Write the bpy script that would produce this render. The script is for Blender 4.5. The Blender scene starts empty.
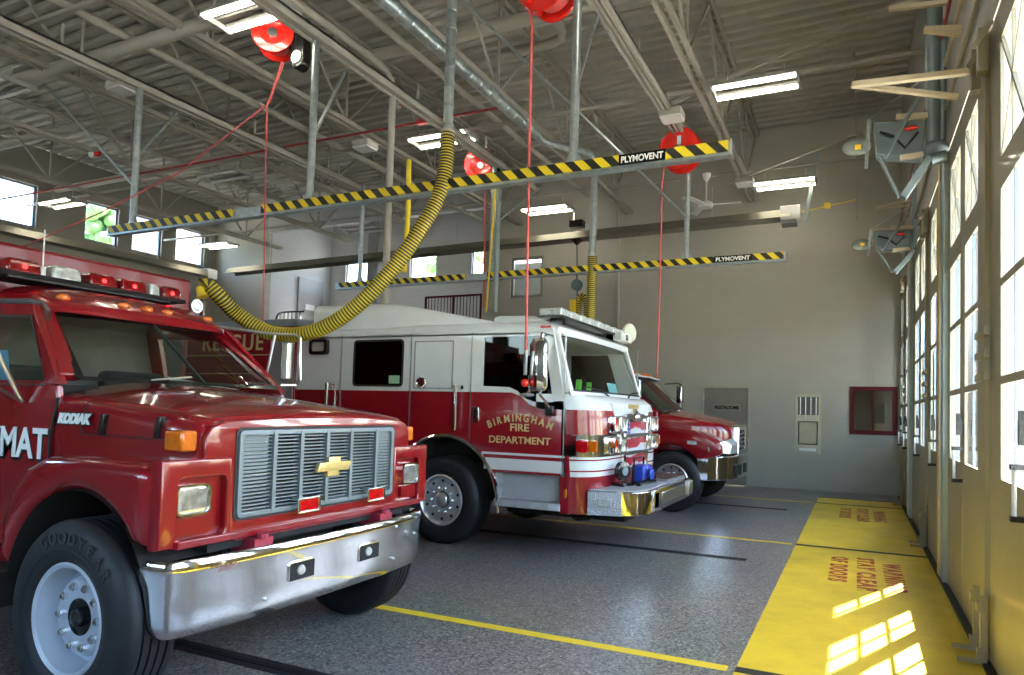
import bpy, bmesh, math, random
from mathutils import Vector, Matrix
V = Vector
random.seed(7)
SC = bpy.context.scene
COL = SC.collection
# ------------------------------------------------------------------ camera solved from the photograph's vanishing points
PX, PY = 583.0, 385.0
VPX, VPY = V((-940.0, 372.0)), V((857.0, 418.0))
FPX = math.sqrt(-((VPX.x-PX)*(VPY.x-PX) + (VPX.y-PY)*(VPY.y-PY)))
CAMH = 1.62
def _d(x, y): return V((x-PX, -(y-PY), -FPX))
EX = (-_d(*VPX)).normalized(); EY = _d(*VPY).normalized(); EZ = EX.cross(EY).normalized()
RW = Matrix((EX, EY, EZ))           # world = RW @ cam
def at(axis, val, x, y):            # where the sight line of a measured point meets the plane axis = val
    r = RW @ _d(x, y); c = V((0, 0, CAMH)); t = (val - c[axis]) / r[axis]
    return c + r*t
cam_d = bpy.data.cameras.new('camera'); cam = bpy.data.objects.new('camera', cam_d); COL.objects.link(cam)
cam.matrix_world = Matrix.Translation((0, 0, CAMH)) @ RW.to_4x4()
cam_d.sensor_width = 36; cam_d.lens = FPX/1024*36
cam_d.shift_x = (512-PX)/1024; cam_d.shift_y = (PY-337.5)/1024
cam_d.clip_start = .05; cam_d.clip_end = 400
SC.camera = cam
# ------------------------------------------------------------------ materials
MATS = {}
def rgb(r, g, b): return (r, g, b, 1)
def mat(name, col, rough=.5, metal=0, coat=0, noise=.06, scale=6, bump=0, emit=None, estr=0, spec=.5):
    if name in MATS: return MATS[name]
    m = bpy.data.materials.new(name); m.use_nodes = True
    nt = m.node_tree; N = nt.nodes; L = nt.links; b = N['Principled BSDF']
    tc = N.new('ShaderNodeTexCoord'); nz = N.new('ShaderNodeTexNoise'); nz.inputs['Scale'].default_value = scale
    nz.inputs['Detail'].default_value = 4
    L.new(tc.outputs['Object'], nz.inputs['Vector'])
    cr = N.new('ShaderNodeValToRGB')
    c = V(col)
    cr.color_ramp.elements[0].position = .3; cr.color_ramp.elements[1].position = .7
    cr.color_ramp.elements[0].color = (*(c*(1-noise)), 1); cr.color_ramp.elements[1].color = (*[min(1, x) for x in c*(1+noise)], 1)
    L.new(nz.outputs['Fac'], cr.inputs['Fac']); L.new(cr.outputs['Color'], b.inputs['Base Color'])
    b.inputs['Roughness'].default_value = rough; b.inputs['Metallic'].default_value = metal
    b.inputs['Specular IOR Level'].default_value = spec
    if coat: b.inputs['Coat Weight'].default_value = coat; b.inputs['Coat Roughness'].default_value = .04
    if bump:
        bp = N.new('ShaderNodeBump'); bp.inputs['Strength'].default_value = bump; bp.inputs['Distance'].default_value = .01
        L.new(nz.outputs['Fac'], bp.inputs['Height']); L.new(bp.outputs['Normal'], b.inputs['Normal'])
    if emit:
        b.inputs['Emission Color'].default_value = (*emit, 1); b.inputs['Emission Strength'].default_value = estr
    MATS[name] = m
    return m
def glass(name, tint, refl=.08, rough=.02):
    m = bpy.data.materials.new(name); m.use_nodes = True; nt = m.node_tree; N = nt.nodes; L = nt.links
    N.remove(N['Principled BSDF']); out = N['Material Output']
    tr = N.new('ShaderNodeBsdfTransparent'); tr.inputs['Color'].default_value = (*tint, 1)
    gl = N.new('ShaderNodeBsdfGlossy'); gl.inputs['Roughness'].default_value = rough
    fr = N.new('ShaderNodeFresnel'); fr.inputs['IOR'].default_value = 1.5
    nz = N.new('ShaderNodeTexNoise'); nz.inputs['Scale'].default_value = 3
    ma = N.new('ShaderNodeMath'); ma.operation = 'MULTIPLY_ADD'; ma.inputs[1].default_value = .01; ma.inputs[2].default_value = rough
    L.new(nz.outputs['Fac'], ma.inputs[0]); L.new(ma.outputs[0], gl.inputs['Roughness'])
    ge = N.new('ShaderNodeNewGeometry'); iv = N.new('ShaderNodeMath'); iv.operation = 'SUBTRACT'; iv.inputs[0].default_value = 1
    L.new(ge.outputs['Backfacing'], iv.inputs[1]); mu = N.new('ShaderNodeMath'); mu.operation = 'MULTIPLY'; L.new(fr.outputs[0], mu.inputs[0]); L.new(iv.outputs[0], mu.inputs[1])
    mx = N.new('ShaderNodeMixShader'); L.new(mu.outputs[0], mx.inputs[0]); L.new(tr.outputs[0], mx.inputs[1]); L.new(gl.outputs[0], mx.inputs[2])
    L.new(mx.outputs[0], out.inputs['Surface']); MATS[name] = m
    return m
def pattern(name, build, rough=.5, metal=0, coat=0):
    m = bpy.data.materials.new(name); m.use_nodes = True; nt = m.node_tree; b = nt.nodes['Principled BSDF']
    b.inputs['Roughness'].default_value = rough; b.inputs['Metallic'].default_value = metal
    if coat: b.inputs['Coat Weight'].default_value = coat; b.inputs['Coat Roughness'].default_value = .05
    build(nt, nt.nodes, nt.links, b); MATS[name] = m
    return m
red = mat('truck_red', (.235, .004, .009), .2, 0, .8, .05)
dred = mat('engine_red', (.27, .006, .012), .25, 0, .7, .05)
white = mat('paint_white', (.72, .74, .74), .28, 0, .6, .03)
chrome = mat('chrome', (.78, .79, .8), .07, 1, 0, .03, 3)
steel = mat('brushed_steel', (.55, .56, .57), .28, 1, 0, .08, 20)
galv = mat('galvanised', (.42, .48, .49), .35, .85, 0, .18, 14)
black = mat('black_rubber', (.012, .012, .013), .6, 0, 0, .2, 20)
blk = mat('black_gloss', (.01, .01, .011), .2, 0, .3, .1)
dark = mat('dark_cavity', (.012, .011, .011), .8)
tyre = mat('tyre', (.009, .0105, .0135), .55, 0, 0, .2, 18, .15)
wheelw = mat('wheel_white', (.45, .52, .60), .35, 0, .3, .04)
amber = mat('amber_lens', (.6, .14, .008), .15, 0, .8, .15, 30)
rlens = mat('red_lens', (.5, .004, .006), .12, 0, .9, .2, 25)
rlamp = mat('red_lamp', (.8, .01, .01), .2, 0, 0, .1, 5, 0, (1, .03, .03), 1.5)
clens = mat('clear_lens', (.55, .58, .56), .12, .3, .8, .3, 30)
hlens = mat('headlight_glass', (.6, .62, .62), .15, .75, .9, .35, 22)
gold = mat('gold_leaf', (.72, .55, .24), .35, .35, 0, .15, 40)
bowtie = mat('bowtie_gold', (.75, .6, .25), .25, .6, 0, .1)
grey = mat('grille_grey', (.18, .215, .235), .45, .3, 0, .05)
plastic = mat('grey_plastic', (.12, .12, .12), .6)
seatm = mat('seat_fabric', (.03, .032, .035), .9)
paper = mat('paper', (.6, .65, .68), .8)
taupe = mat('ceiling_paint', (.33, .31, .26), .6, 0, 0, .05)
deckm = mat('deck_paint', (.38, .365, .31), .65, 0, 0, .06)
pipem = mat('pipe_paint', (.34, .325, .275), .5, 0, 0, .05)
doorm = mat('door_paint', (.26, .235, .165), .5, 0, .1, .04)
tan = mat('tan_arm', (.55, .46, .32), .55)
opgrey = mat('operator_grey', (.2, .25, .26), .45, .5, 0, .1)
redreel = mat('reel_red', (.72, .02, .012), .25, 0, .6, .08)
cord = mat('red_hose', (.62, .1, .09), .5)
yel = mat('yellow_paint', (.78, .58, .03), .5, 0, 0, .06)
hoseY = mat('hose_yellow', (.55, .43, .03), .5, 0, 0, .08)
hoseK = mat('hose_black', (.03, .028, .01), .55)
lampbody = mat('lamp_white', (.6, .6, .57), .4)
stripm = mat('strip_housing', (.28, .28, .26), .5)
tube_on = mat('lamp_tube', (1, 1, .9), .3, 0, 0, .01, 5, 0, (1, .93, .76), 8)
maroon = mat('maroon_frame', (.085, .006, .010), .6, 0, 0, .06, 6, 0, None, 0, .2)
alu = mat('window_frame', (.2, .25, .31), .4, .4)
yguard = mat('yellow_guard', (.8, .5, .02), .5)
postg = mat('post_grey', (.3, .36, .36), .45, .2)
bluem = mat('blue_device', (.01, .05, .45), .3, 0, .4)
hiviz = mat('hi_viz', (.2, .7, .08), .7)
unlit = mat('lamp_tube_off', (.55, .56, .54), .3)
clear = glass('window_glass', (.93, .96, .97))
tint = glass('vehicle_glass', (.72, .78, .74))
ktint = glass('pale_green_glass', (.72, .8, .74))
alloy = mat('alloy_wheel', (.6, .6, .6), .3, .85, 0, .1, 12)
dtint = glass('dark_glass', (.14, .16, .16))
def diamond(nt, N, L, b):
    tc = N.new('ShaderNodeTexCoord'); vo = N.new('ShaderNodeTexVoronoi'); vo.inputs['Scale'].default_value = 75
    bp = N.new('ShaderNodeBump'); bp.inputs['Strength'].default_value = .7; bp.inputs['Distance'].default_value = .02
    L.new(tc.outputs['Object'], vo.inputs['Vector']); L.new(vo.outputs['Distance'], bp.inputs['Height']); L.new(bp.outputs['Normal'], b.inputs['Normal'])
    b.inputs['Base Color'].default_value = rgb(.55, .57, .6)
plate_m = pattern('diamond_plate', diamond, .35, .55)
def stripes(nt, N, L, b):
    tc = N.new('ShaderNodeTexCoord'); sp = N.new('ShaderNodeSeparateXYZ'); L.new(tc.outputs['Object'], sp.inputs[0])
    a = N.new('ShaderNodeMath'); a.operation = 'ADD'; L.new(sp.outputs[0], a.inputs[0]); L.new(sp.outputs[2], a.inputs[1])
    m_ = N.new('ShaderNodeMath'); m_.operation = 'MULTIPLY'; m_.inputs[1].default_value = 1/.21; L.new(a.outputs[0], m_.inputs[0])
    f = N.new('ShaderNodeMath'); f.operation = 'FRACT'; L.new(m_.outputs[0], f.inputs[0])
    g = N.new('ShaderNodeMath'); g.operation = 'GREATER_THAN'; g.inputs[1].default_value = .5; L.new(f.outputs[0], g.inputs[0])
    mx = N.new('ShaderNodeMixRGB'); mx.inputs[1].default_value = rgb(.02, .02, .015); mx.inputs[2].default_value = rgb(.85, .66, .02)
    L.new(g.outputs[0], mx.inputs[0]); L.new(mx.outputs[0], b.inputs['Base Color'])
hazard = pattern('hazard_stripes', stripes, .45)
def block(c1, c2, bw=.4, bh=.2, plane='XZ', mortar=.006):
    def f(nt, N, L, b):
        tc = N.new('ShaderNodeTexCoord'); sp = N.new('ShaderNodeSeparateXYZ'); cb = N.new('ShaderNodeCombineXYZ')
        L.new(tc.outputs['Object'], sp.inputs[0]); L.new(sp.outputs[0 if plane == 'XZ' else 1], cb.inputs[0]); L.new(sp.outputs[2], cb.inputs[1])
        br = N.new('ShaderNodeTexBrick'); br.inputs['Scale'].default_value = 1; br.inputs['Brick Width'].default_value = bw
        br.inputs['Row Height'].default_value = bh; br.inputs['Mortar Size'].default_value = mortar
        br.inputs['Color1'].default_value = rgb(*c1); br.inputs['Color2'].default_value = rgb(*[x*.97 for x in c1]); br.inputs['Mortar'].default_value = rgb(*c2)
        L.new(cb.outputs[0], br.inputs['Vector'])
        nz = N.new('ShaderNodeTexNoise'); nz.inputs['Scale'].default_value = .8; nz.inputs['Detail'].default_value = 6
        L.new(tc.outputs['Object'], nz.inputs['Vector'])
        mx = N.new('ShaderNodeMixRGB'); mx.blend_type = 'MULTIPLY'; mx.inputs[0].default_value = .12
        L.new(br.outputs['Color'], mx.inputs[1]); L.new(nz.outputs['Color'], mx.inputs[2]); L.new(mx.outputs[0], b.inputs['Base Color'])
        bp = N.new('ShaderNodeBump'); bp.inputs['Strength'].default_value = .15; bp.inputs['Distance'].default_value = .006
        L.new(br.outputs['Fac'], bp.inputs['Height']); bp.invert = True; L.new(bp.outputs['Normal'], b.inputs['Normal'])
    return f
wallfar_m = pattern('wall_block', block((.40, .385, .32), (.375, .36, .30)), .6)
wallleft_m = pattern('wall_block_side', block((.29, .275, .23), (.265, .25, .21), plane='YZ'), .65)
wallmez_m = pattern('wall_mezzanine', block((.5, .5, .5), (.44, .44, .44)), .65)
brick_m = pattern('brick_grey', block((.42, .36, .33), (.6, .57, .54), .22, .075, 'XZ'), .8)
brick_y = pattern('brick_side', block((.20, .13, .11), (.55, .5, .46), .22, .075, 'YZ'), .8)
def terrazzo(nt, N, L, b):
    tc = N.new('ShaderNodeTexCoord'); vo = N.new('ShaderNodeTexVoronoi'); vo.inputs['Scale'].default_value = 70
    L.new(tc.outputs['Object'], vo.inputs['Vector'])
    sp = N.new('ShaderNodeSeparateColor'); L.new(vo.outputs['Color'], sp.inputs[0])
    cr = N.new('ShaderNodeValToRGB'); cr.color_ramp.interpolation = 'CONSTANT'
    e = cr.color_ramp.elements; e[0].position = 0; e[0].color = rgb(.08, .08, .085); e[1].position = .25; e[1].color = rgb(.20, .19, .18)
    for p, c in ((.5, (.29, .275, .255)), (.72, (.24, .215, .19)), (.9, (.42, .40, .37))):
        k = e.new(p); k.color = rgb(*c)
    L.new(sp.outputs[0], cr.inputs[0])
    nz = N.new('ShaderNodeTexNoise'); nz.inputs['Scale'].default_value = .7; nz.inputs['Detail'].default_value = 5
    L.new(tc.outputs['Object'], nz.inputs['Vector'])
    mx = N.new('ShaderNodeMixRGB'); mx.blend_type = 'MULTIPLY'; mx.inputs[0].default_value = .35
    L.new(cr.outputs[0], mx.inputs[1]); L.new(nz.outputs['Color'], mx.inputs[2]); L.new(mx.outputs[0], b.inputs['Base Color'])
    mr = N.new('ShaderNodeMapRange'); mr.inputs['To Min'].default_value = .22; mr.inputs['To Max'].default_value = .42
    L.new(nz.outputs['Fac'], mr.inputs[0]); L.new(mr.outputs[0], b.inputs['Roughness'])
floor_m = pattern('epoxy_flake', terrazzo, .3)
def zone(nt, N, L, b):
    tc = N.new('ShaderNodeTexCoord'); nz = N.new('ShaderNodeTexNoise'); nz.inputs['Scale'].default_value = 1.3; nz.inputs['Detail'].default_value = 8
    nz.inputs['Roughness'].default_value = .7
    L.new(tc.outputs['Object'], nz.inputs['Vector'])
    cr = N.new('ShaderNodeValToRGB'); e = cr.color_ramp.elements
    e[0].position = .3; e[0].color = rgb(.5, .36, .02); e[1].position = .6; e[1].color = rgb(.72, .54, .025)
    L.new(nz.outputs['Fac'], cr.inputs[0]); L.new(cr.outputs[0], b.inputs['Base Color'])
zone_m = pattern('yellow_zone', zone, .42)
def shutter(nt, N, L, b):
    tc = N.new('ShaderNodeTexCoord'); w = N.new('ShaderNodeTexWave'); w.bands_direction = 'Z'; w.inputs['Scale'].default_value = 12
    L.new(tc.outputs['Object'], w.inputs['Vector']); bp = N.new('ShaderNodeBump'); bp.inputs['Strength'].default_value = .5
    L.new(w.outputs['Fac'], bp.inputs['Height']); L.new(bp.outputs['Normal'], b.inputs['Normal']); b.inputs['Base Color'].default_value = rgb(.42, .4, .38)
shutter_m = pattern('roller_shutter', shutter, .4, .6)
def flag(nt, N, L, b):
    tc = N.new('ShaderNodeTexCoord'); w = N.new('ShaderNodeTexWave'); w.bands_direction = 'Z'; w.inputs['Scale'].default_value = 1.5
    w.inputs['Distortion'].default_value = 3; w.inputs['Detail Scale'].default_value = 2
    L.new(tc.outputs['Object'], w.inputs['Vector']); cr = N.new('ShaderNodeValToRGB'); cr.color_ramp.interpolation = 'CONSTANT'
    cr.color_ramp.elements[0].color = rgb(.38, .01, .03); cr.color_ramp.elements[1].position = .5; cr.color_ramp.elements[1].color = rgb(.6, .62, .66)
    L.new(w.outputs['Fac'], cr.inputs[0]); L.new(cr.outputs[0], b.inputs['Base Color'])
flag_m = pattern('wavy_stripes', flag, .3, 0, .4)
def leaves(nt, N, L, b):
    tc = N.new('ShaderNodeTexCoord'); nz = N.new('ShaderNodeTexNoise'); nz.inputs['Scale'].default_value = 5
    L.new(tc.outputs['Object'], nz.inputs['Vector']); cr = N.new('ShaderNodeValToRGB')
    cr.color_ramp.elements[0].color = rgb(.03, .09, .02); cr.color_ramp.elements[1].color = rgb(.2, .36, .1)
    L.new(nz.outputs['Fac'], cr.inputs[0]); L.new(cr.outputs[0], b.inputs['Base Color'])
leaf_m = pattern('foliage', leaves, .7)
# ------------------------------------------------------------------ mesh builder
AX = {'X': lambda u, v, w: V((w, u, v)), 'Y': lambda u, v, w: V((u, w, v)), 'Z': lambda u, v, w: V((u, v, w))}
class M:
    def __init__(s): s.v = []; s.f = []; s.mi = []
    def add(s, vs, fs, k=0):
        n = len(s.v); s.v += [V(a) for a in vs]; s.f += [tuple(i+n for i in f) for f in fs]; s.mi += [k]*len(fs); return s
    def box(s, x0, x1, y0, y1, z0, z1, k=0):
        vs = [(x, y, z) for x in (x0, x1) for y in (y0, y1) for z in (z0, z1)]
        return s.add(vs, [(0, 1, 3, 2), (4, 6, 7, 5), (0, 4, 5, 1), (2, 3, 7, 6), (0, 2, 6, 4), (1, 5, 7, 3)], k)
    def beam(s, p, q, w, h=None, k=0, up=(0, 0, 1)):
        p, q = V(p), V(q); h = h or w; d = (q-p).normalized(); u = V(up)
        if abs(d.dot(u)) > .97: u = V((0, 1, 0)) if abs(d.y) < .9 else V((1, 0, 0))
        a = d.cross(u).normalized()*w/2; b = a.normalized().cross(d).normalized()*h/2
        vs = [r+i*a+j*b for r in (p, q) for i in (-1, 1) for j in (-1, 1)]
        return s.add(vs, [(0, 1, 3, 2), (4, 6, 7, 5), (0, 4, 5, 1), (2, 3, 7, 6), (0, 2, 6, 4), (1, 5, 7, 3)], k)
    def loft(s, rings, cap=True, k=0, closed=True):
        n = len(rings[0]); vs = [p for r in rings for p in r]; fs = []
        for i in range(len(rings)-1):
            for j in range(n if closed else n-1):
                a, b = i*n+j, i*n+(j+1) % n; fs.append((a, b, b+n, a+n))
        if cap and closed: fs += [tuple(range(n)), tuple(reversed(range((len(rings)-1)*n, len(rings)*n)))]
        return s.add(vs, fs, k)
    def tube(s, pts, r, seg=10, k=0, cap=True, radii=None, ks=None):
        pts = [V(p) for p in pts]; rings = []; t0 = (pts[1]-pts[0]).normalized()
        a = t0.cross(V((0, 0, 1)));  a = a if a.length > .1 else t0.cross(V((1, 0, 0))); a.normalize()
        for i, p in enumerate(pts):
            t = (pts[min(i+1, len(pts)-1)]-pts[max(i-1, 0)]).normalized(); a = (a - t*a.dot(t)).normalized(); b = t.cross(a)
            rr = radii[i] if radii else r
            rings.append([p+rr*(math.cos(2*math.pi*j/seg)*a+math.sin(2*math.pi*j/seg)*b) for j in range(seg)])
        n0 = len(s.f); s.loft(rings, cap, k)
        if ks:
            for i in range(len(rings)-1):
                for j in range(seg): s.mi[n0+i*seg+j] = ks[i]
        return s
    def cyl(s, p, q, r, seg=16, k=0, r2=None): return s.tube([p, q], r, seg, k, True, [r, r if r2 is None else r2])
    def lathe(s, prof, o, axis, seg=32, k=0):
        o = V(o); d = V(axis).normalized(); a = d.cross(V((0, 0, 1))); a = a if a.length > .1 else d.cross(V((1, 0, 0))); a.normalize(); b = d.cross(a)
        n0 = len(prof); vs = [o+d*h+r*(math.cos(2*math.pi*j/seg)*a+math.sin(2*math.pi*j/seg)*b) for j in range(seg) for r, h in prof]; fs = []
        for j in range(seg):
            j2 = (j+1) % seg
            for i in range(n0-1): fs.append((j*n0+i, j2*n0+i, j2*n0+i+1, j*n0+i+1))
        return s.add(vs, fs, k)
    def ball(s, c, rx, ry=None, rz=None, seg=16, k=0, half=False):
        ry = ry or rx; rz = rz or rx; c = V(c); rows = 8; vs = []; fs = []
        for i in range(rows+1):
            ph = math.pi*i/rows/(2 if half else 1)
            for j in range(seg):
                th = 2*math.pi*j/seg; vs.append(c+V((rx*math.sin(ph)*math.cos(th), ry*math.sin(ph)*math.sin(th), rz*math.cos(ph))))
        for i in range(rows):
            for j in range(seg): fs.append((i*seg+j, i*seg+(j+1) % seg, (i+1)*seg+(j+1) % seg, (i+1)*seg+j))
        return s.add(vs, fs, k)
    def plate(s, loops, w0, w1, axis='Y', bev=0, k=0):   # a flat shape with holes, given thickness
        cu = bpy.data.curves.new('t', 'CURVE'); cu.dimensions = '2D'; cu.fill_mode = 'BOTH'
        for lp in loops:
            sp = cu.splines.new('POLY'); sp.points.add(len(lp)-1); sp.use_cyclic_u = True
            for i, (a, b) in enumerate(lp): sp.points[i].co = (a, b, 0, 1)
        cu.extrude = max(abs(w1-w0)/2 - bev, 1e-4); cu.bevel_depth = bev; cu.bevel_resolution = 3; cu.offset = -bev
        return s._curve(cu, lambda c: AX[axis](c.x, c.y, (w0+w1)/2+c.z), k)
    def _curve(s, cu, fn, k):
        ob = bpy.data.objects.new('t', cu); me = bpy.data.meshes.new_from_object(ob)
        s.add([fn(v.co) for v in me.vertices], [tuple(p.vertices) for p in me.polygons], k)
        bpy.data.objects.remove(ob); bpy.data.curves.remove(cu); bpy.data.meshes.remove(me); return s
    def text(s, t, size, o, right, up, depth=.003, bold=0, sx=1, align='CENTER', k=0, shear=0, sp=1):
        cu = bpy.data.curves.new('t', 'FONT'); cu.body = t; cu.size = size; cu.align_x = align; cu.extrude = depth; cu.offset = bold; cu.shear = shear; cu.space_character = sp
        o, r, u = V(o), V(right).normalized(), V(up).normalized(); n = r.cross(u)
        return s._curve(cu, lambda c: o + r*c.x*sx + u*c.y + n*c.z, k)
    def mir(s, yc):   # add the mirror image across the plane y = yc
        n = len(s.v); s.v += [V((p.x, 2*yc-p.y, p.z)) for p in s.v]; s.f += [tuple(n+i for i in reversed(f)) for f in s.f]; s.mi += list(s.mi); return s
    def build(s, name, m, parent=None, bevel=0, label=None, angle=35, merge=True, recalc=True):
        me = bpy.data.meshes.new(name); off = V((0, 0, 0)); p = parent
        while p is not None: off = p.location.copy(); p = p.parent
        me.from_pydata([tuple(q-off) for q in s.v], [], s.f)
        for mm in (m if isinstance(m, (list, tuple)) else [m]): me.materials.append(mm)
        if len(me.polygons) == len(s.mi): me.polygons.foreach_set('material_index', s.mi)
        bm = bmesh.new(); bm.from_mesh(me)
        if merge: bmesh.ops.remove_doubles(bm, verts=bm.verts, dist=.0002)
        if recalc: bmesh.ops.recalc_face_normals(bm, faces=bm.faces)
        bm.to_mesh(me); bm.free()
        me.shade_smooth(); me.set_sharp_from_angle(angle=math.radians(angle))
        o = bpy.data.objects.new(name, me); COL.objects.link(o); o.parent = parent
        if bevel:
            b = o.modifiers.new('bevel', 'BEVEL'); b.width = bevel; b.segments = 2; b.limit_method = 'ANGLE'; b.angle_limit = math.radians(40)
            b.harden_normals = False
        if label: o['label'] = label
        return o
def tag(o, label=None, cat=None, group=None, kind=None):
    if label: o['label'] = label
    if cat: o['category'] = cat
    if group: o['group'] = group
    if kind: o['kind'] = kind
    return o
def thing(name, loc, label, cat, group=None):
    o = bpy.data.objects.new(name, None); COL.objects.link(o); o.location = loc; o.empty_display_size = .1
    return tag(o, label, cat, group)
def struct(o): o['kind'] = 'structure'; return o
def copy_tree(o, loc=None, parent=None, label=None, rotz=None):
    c = o.copy(); COL.objects.link(c)
    if parent is not None: c.parent = parent
    if loc is not None: c.location = loc
    if rotz is not None: c.rotation_euler = (0, 0, rotz)
    if label: c['label'] = label
    for ch in [x for x in list(bpy.data.objects) if x.parent == o]: copy_tree(ch, None, c)
    return c
def arc(cx, cz, r, a0, a1, n=16): return [(cx+r*math.cos(math.radians(a0+(a1-a0)*i/n)), cz+r*math.sin(math.radians(a0+(a1-a0)*i/n))) for i in range(n+1)]
def rrect(u0, u1, v0, v1, r, n=4):
    return arc(u1-r, v1-r, r, 0, 90, n)+arc(u0+r, v1-r, r, 90, 180, n)+arc(u0+r, v0+r, r, 180, 270, n)+arc(u1-r, v0+r, r, 270, 360, n)
def curve(pts, n=8):   # smooth path through points
    P = [V(p) for p in pts]; P = [P[0]*2-P[1]]+P+[P[-1]*2-P[-2]]; out = []
    for i in range(1, len(P)-2):
        a, b, c, d = P[i-1:i+3]
        for j in range(n):
            t = j/n; out.append(.5*((2*b)+(c-a)*t+(2*a-5*b+4*c-d)*t*t+(3*b-a-3*c+d)*t**3))
    return out+[P[-2]]
# ================================================================== the building
XD, YF, XL, ZC = .83, 15.2, -20.2, 8.27
struct(M().box(XL-.3, XD+.45, -6, YF+3.3, -.3, 0).build('floor', floor_m))
g = struct(M().box(-60, 60, -40, 80, -.5, -.32).build('ground', mat('outside_concrete', (.42, .41, .38), .8)))
# far wall with door opening and window opening, mezzanine recess to its left
dr = (-3.39, -2.27, 0, 2.29); wn = (-.15, .78, 1.27, 2.3)
o = struct(M().plate([[(-9.55, 0), (XD+.4, 0), (XD+.4, ZC), (-9.55, ZC)],
     [(dr[0], .001), (dr[1], .001), (dr[1], dr[3]), (dr[0], dr[3])], [(wn[0], wn[2]), (wn[1], wn[2]), (wn[1], wn[3]), (wn[0], wn[3])],
     [(-8.67, 4.62), (-7.7, 4.62), (-7.7, 5.72), (-8.67, 5.72)]], YF, YF+.2).build('wall_far', wallfar_m))
struct(M().box(XL, -17.8, YF, YF+.2, 0, ZC).build('wall_far_side', wallfar_m))
struct(M().box(-17.8, -9.55, YF, YF+.2, 0, 3.95).box(-17.8, -9.55, YF, YF+.2, 7.2, ZC).build('wall_far_mezzanine', wallmez_m))
struct(M().box(-18, -9.3, YF+.2, 18.1, 3.7, 3.9).build('floor_mezzanine', wallmez_m))
mw = [(-17.1, -16.0, 5.95, 6.95), (-14.25, -13.15, 5.95, 6.95), (-11.75, -10.9, 5.95, 6.95)]
struct(M().plate([[(-18, 3.7), (-9.3, 3.7), (-9.3, ZC), (-18, ZC)]]+[[(a, c), (b, c), (b, d), (a, d)] for a, b, c, d in mw], 18, 18.2).build('wall_back', wallmez_m))
struct(M().box(-18, -17.8, YF+.2, 18, 3.7, ZC).box(-9.55, -9.35, YF+.2, 18, 3.7, ZC).build('wall_return', pattern('wall_mez_side', block((.55, .56, .58), (.48, .5, .52), plane='YZ'), .65)))
lw = []
for k, (a, b) in enumerate([((-6, 180), (35, 227)), ((85, 204), (118, 243)), ((133, 221), (162, 254)), ((177, 231), (205, 263))]):
    y0, y1 = at(0, XL, a[0], 225).y, at(0, XL, b[0], 240).y; lw.append((y0, y1, 6.12, 7.25))
lw.insert(0, (3.6, 6.0, 6.12, 7.25)); lw.insert(0, (-1, 1.4, 6.12, 7.25))
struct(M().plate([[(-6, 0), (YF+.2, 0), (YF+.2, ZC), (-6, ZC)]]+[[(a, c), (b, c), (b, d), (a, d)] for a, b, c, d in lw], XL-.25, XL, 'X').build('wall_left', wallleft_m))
nw = [(-13.5+k*2.6, -11.4+k*2.6, 2.5, 4.2) for k in range(5)]  # unseen windows added behind the camera for reflections and cool fill
struct(M().plate([[(XL, 0), (XD+.4, 0), (XD+.4, ZC), (XL, ZC)]]+[[(a, c), (b, c), (b, d), (a, d)] for a, b, c, d in nw], -6.2, -6).build('wall_near', wallfar_m))
def window(n, rect, axis, w, div=0, fm=alu, ft=.05):
    a, b, c, d = rect; g0 = M().plate([[(a, c), (b, c), (b, d), (a, d)], [(a+ft, c+ft), (b-ft, c+ft), (b-ft, d-ft), (a+ft, d-ft)]], w-.04, w+.04, axis)
    for k in range(div):
        u = a+(b-a)*(k+1)/(div+1); g0.plate([[(u-.02, c+ft), (u+.02, c+ft), (u+.02, d-ft), (u-.02, d-ft)]], w-.03, w+.03, axis)
    f = struct(g0.build('window_%d' % n, fm))
    M().plate([[(a+ft, c+ft), (b-ft, c+ft), (b-ft, d-ft), (a+ft, d-ft)]], w-.004, w+.004, axis).build('pane', clear, f)
for i, r in enumerate(lw): window(i+1, r, 'X', XL-.12)
for i, r in enumerate(mw): window(i+11, r, 'Y', 18.1)
for i, r in enumerate(nw): window(i+31, r, 'Y', -6.1, 2)  # glazing for the added fill windows behind the camera
# interior window with maroon frame, and the small high borrowed-light window
window(21, wn, 'Y', YF+.0, 1, maroon, .09)
window(22, (-8.67, -7.7, 4.62, 5.72), 'Y', YF+.08, 0, mat('grey_frame', (.2, .2, .19), .5), .07)
struct(M().box(-1.2, 1.6, 17.5, 17.7, 0, 3).box(-1.2, -1.1, YF+.2, 17.5, 0, 3).box(1.5, 1.6, YF+.2, 17.5, 0, 3).box(-1.2, 1.6, YF+.2, 17.7, 3, 3.1).build('wall_office', mat('office_wall', (.35, .32, .25), .7)))
t = M().box(.35, .62, 17.44, 17.49, 1.5, 2.0).build('notice_board', mat('board', (.1, .12, .11), .6)); tag(t, 'small dark notice board on the office wall seen through the maroon framed window', 'notice board')
struct(M().box(-9.6, -7.2, 15.9, 16.0, 4, 5.72).build('wall_upper_room', mat('upper_wall', (.16, .17, .18), .6)))
struct(M().plate([[(a, b) for a, b in ((-9.0, 0), (-7.3, 0), (-7.3, .1), (-9.0, .1))]], 15.4, 17.4, 'Y').build('trim_1', wallfar_m))
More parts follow.
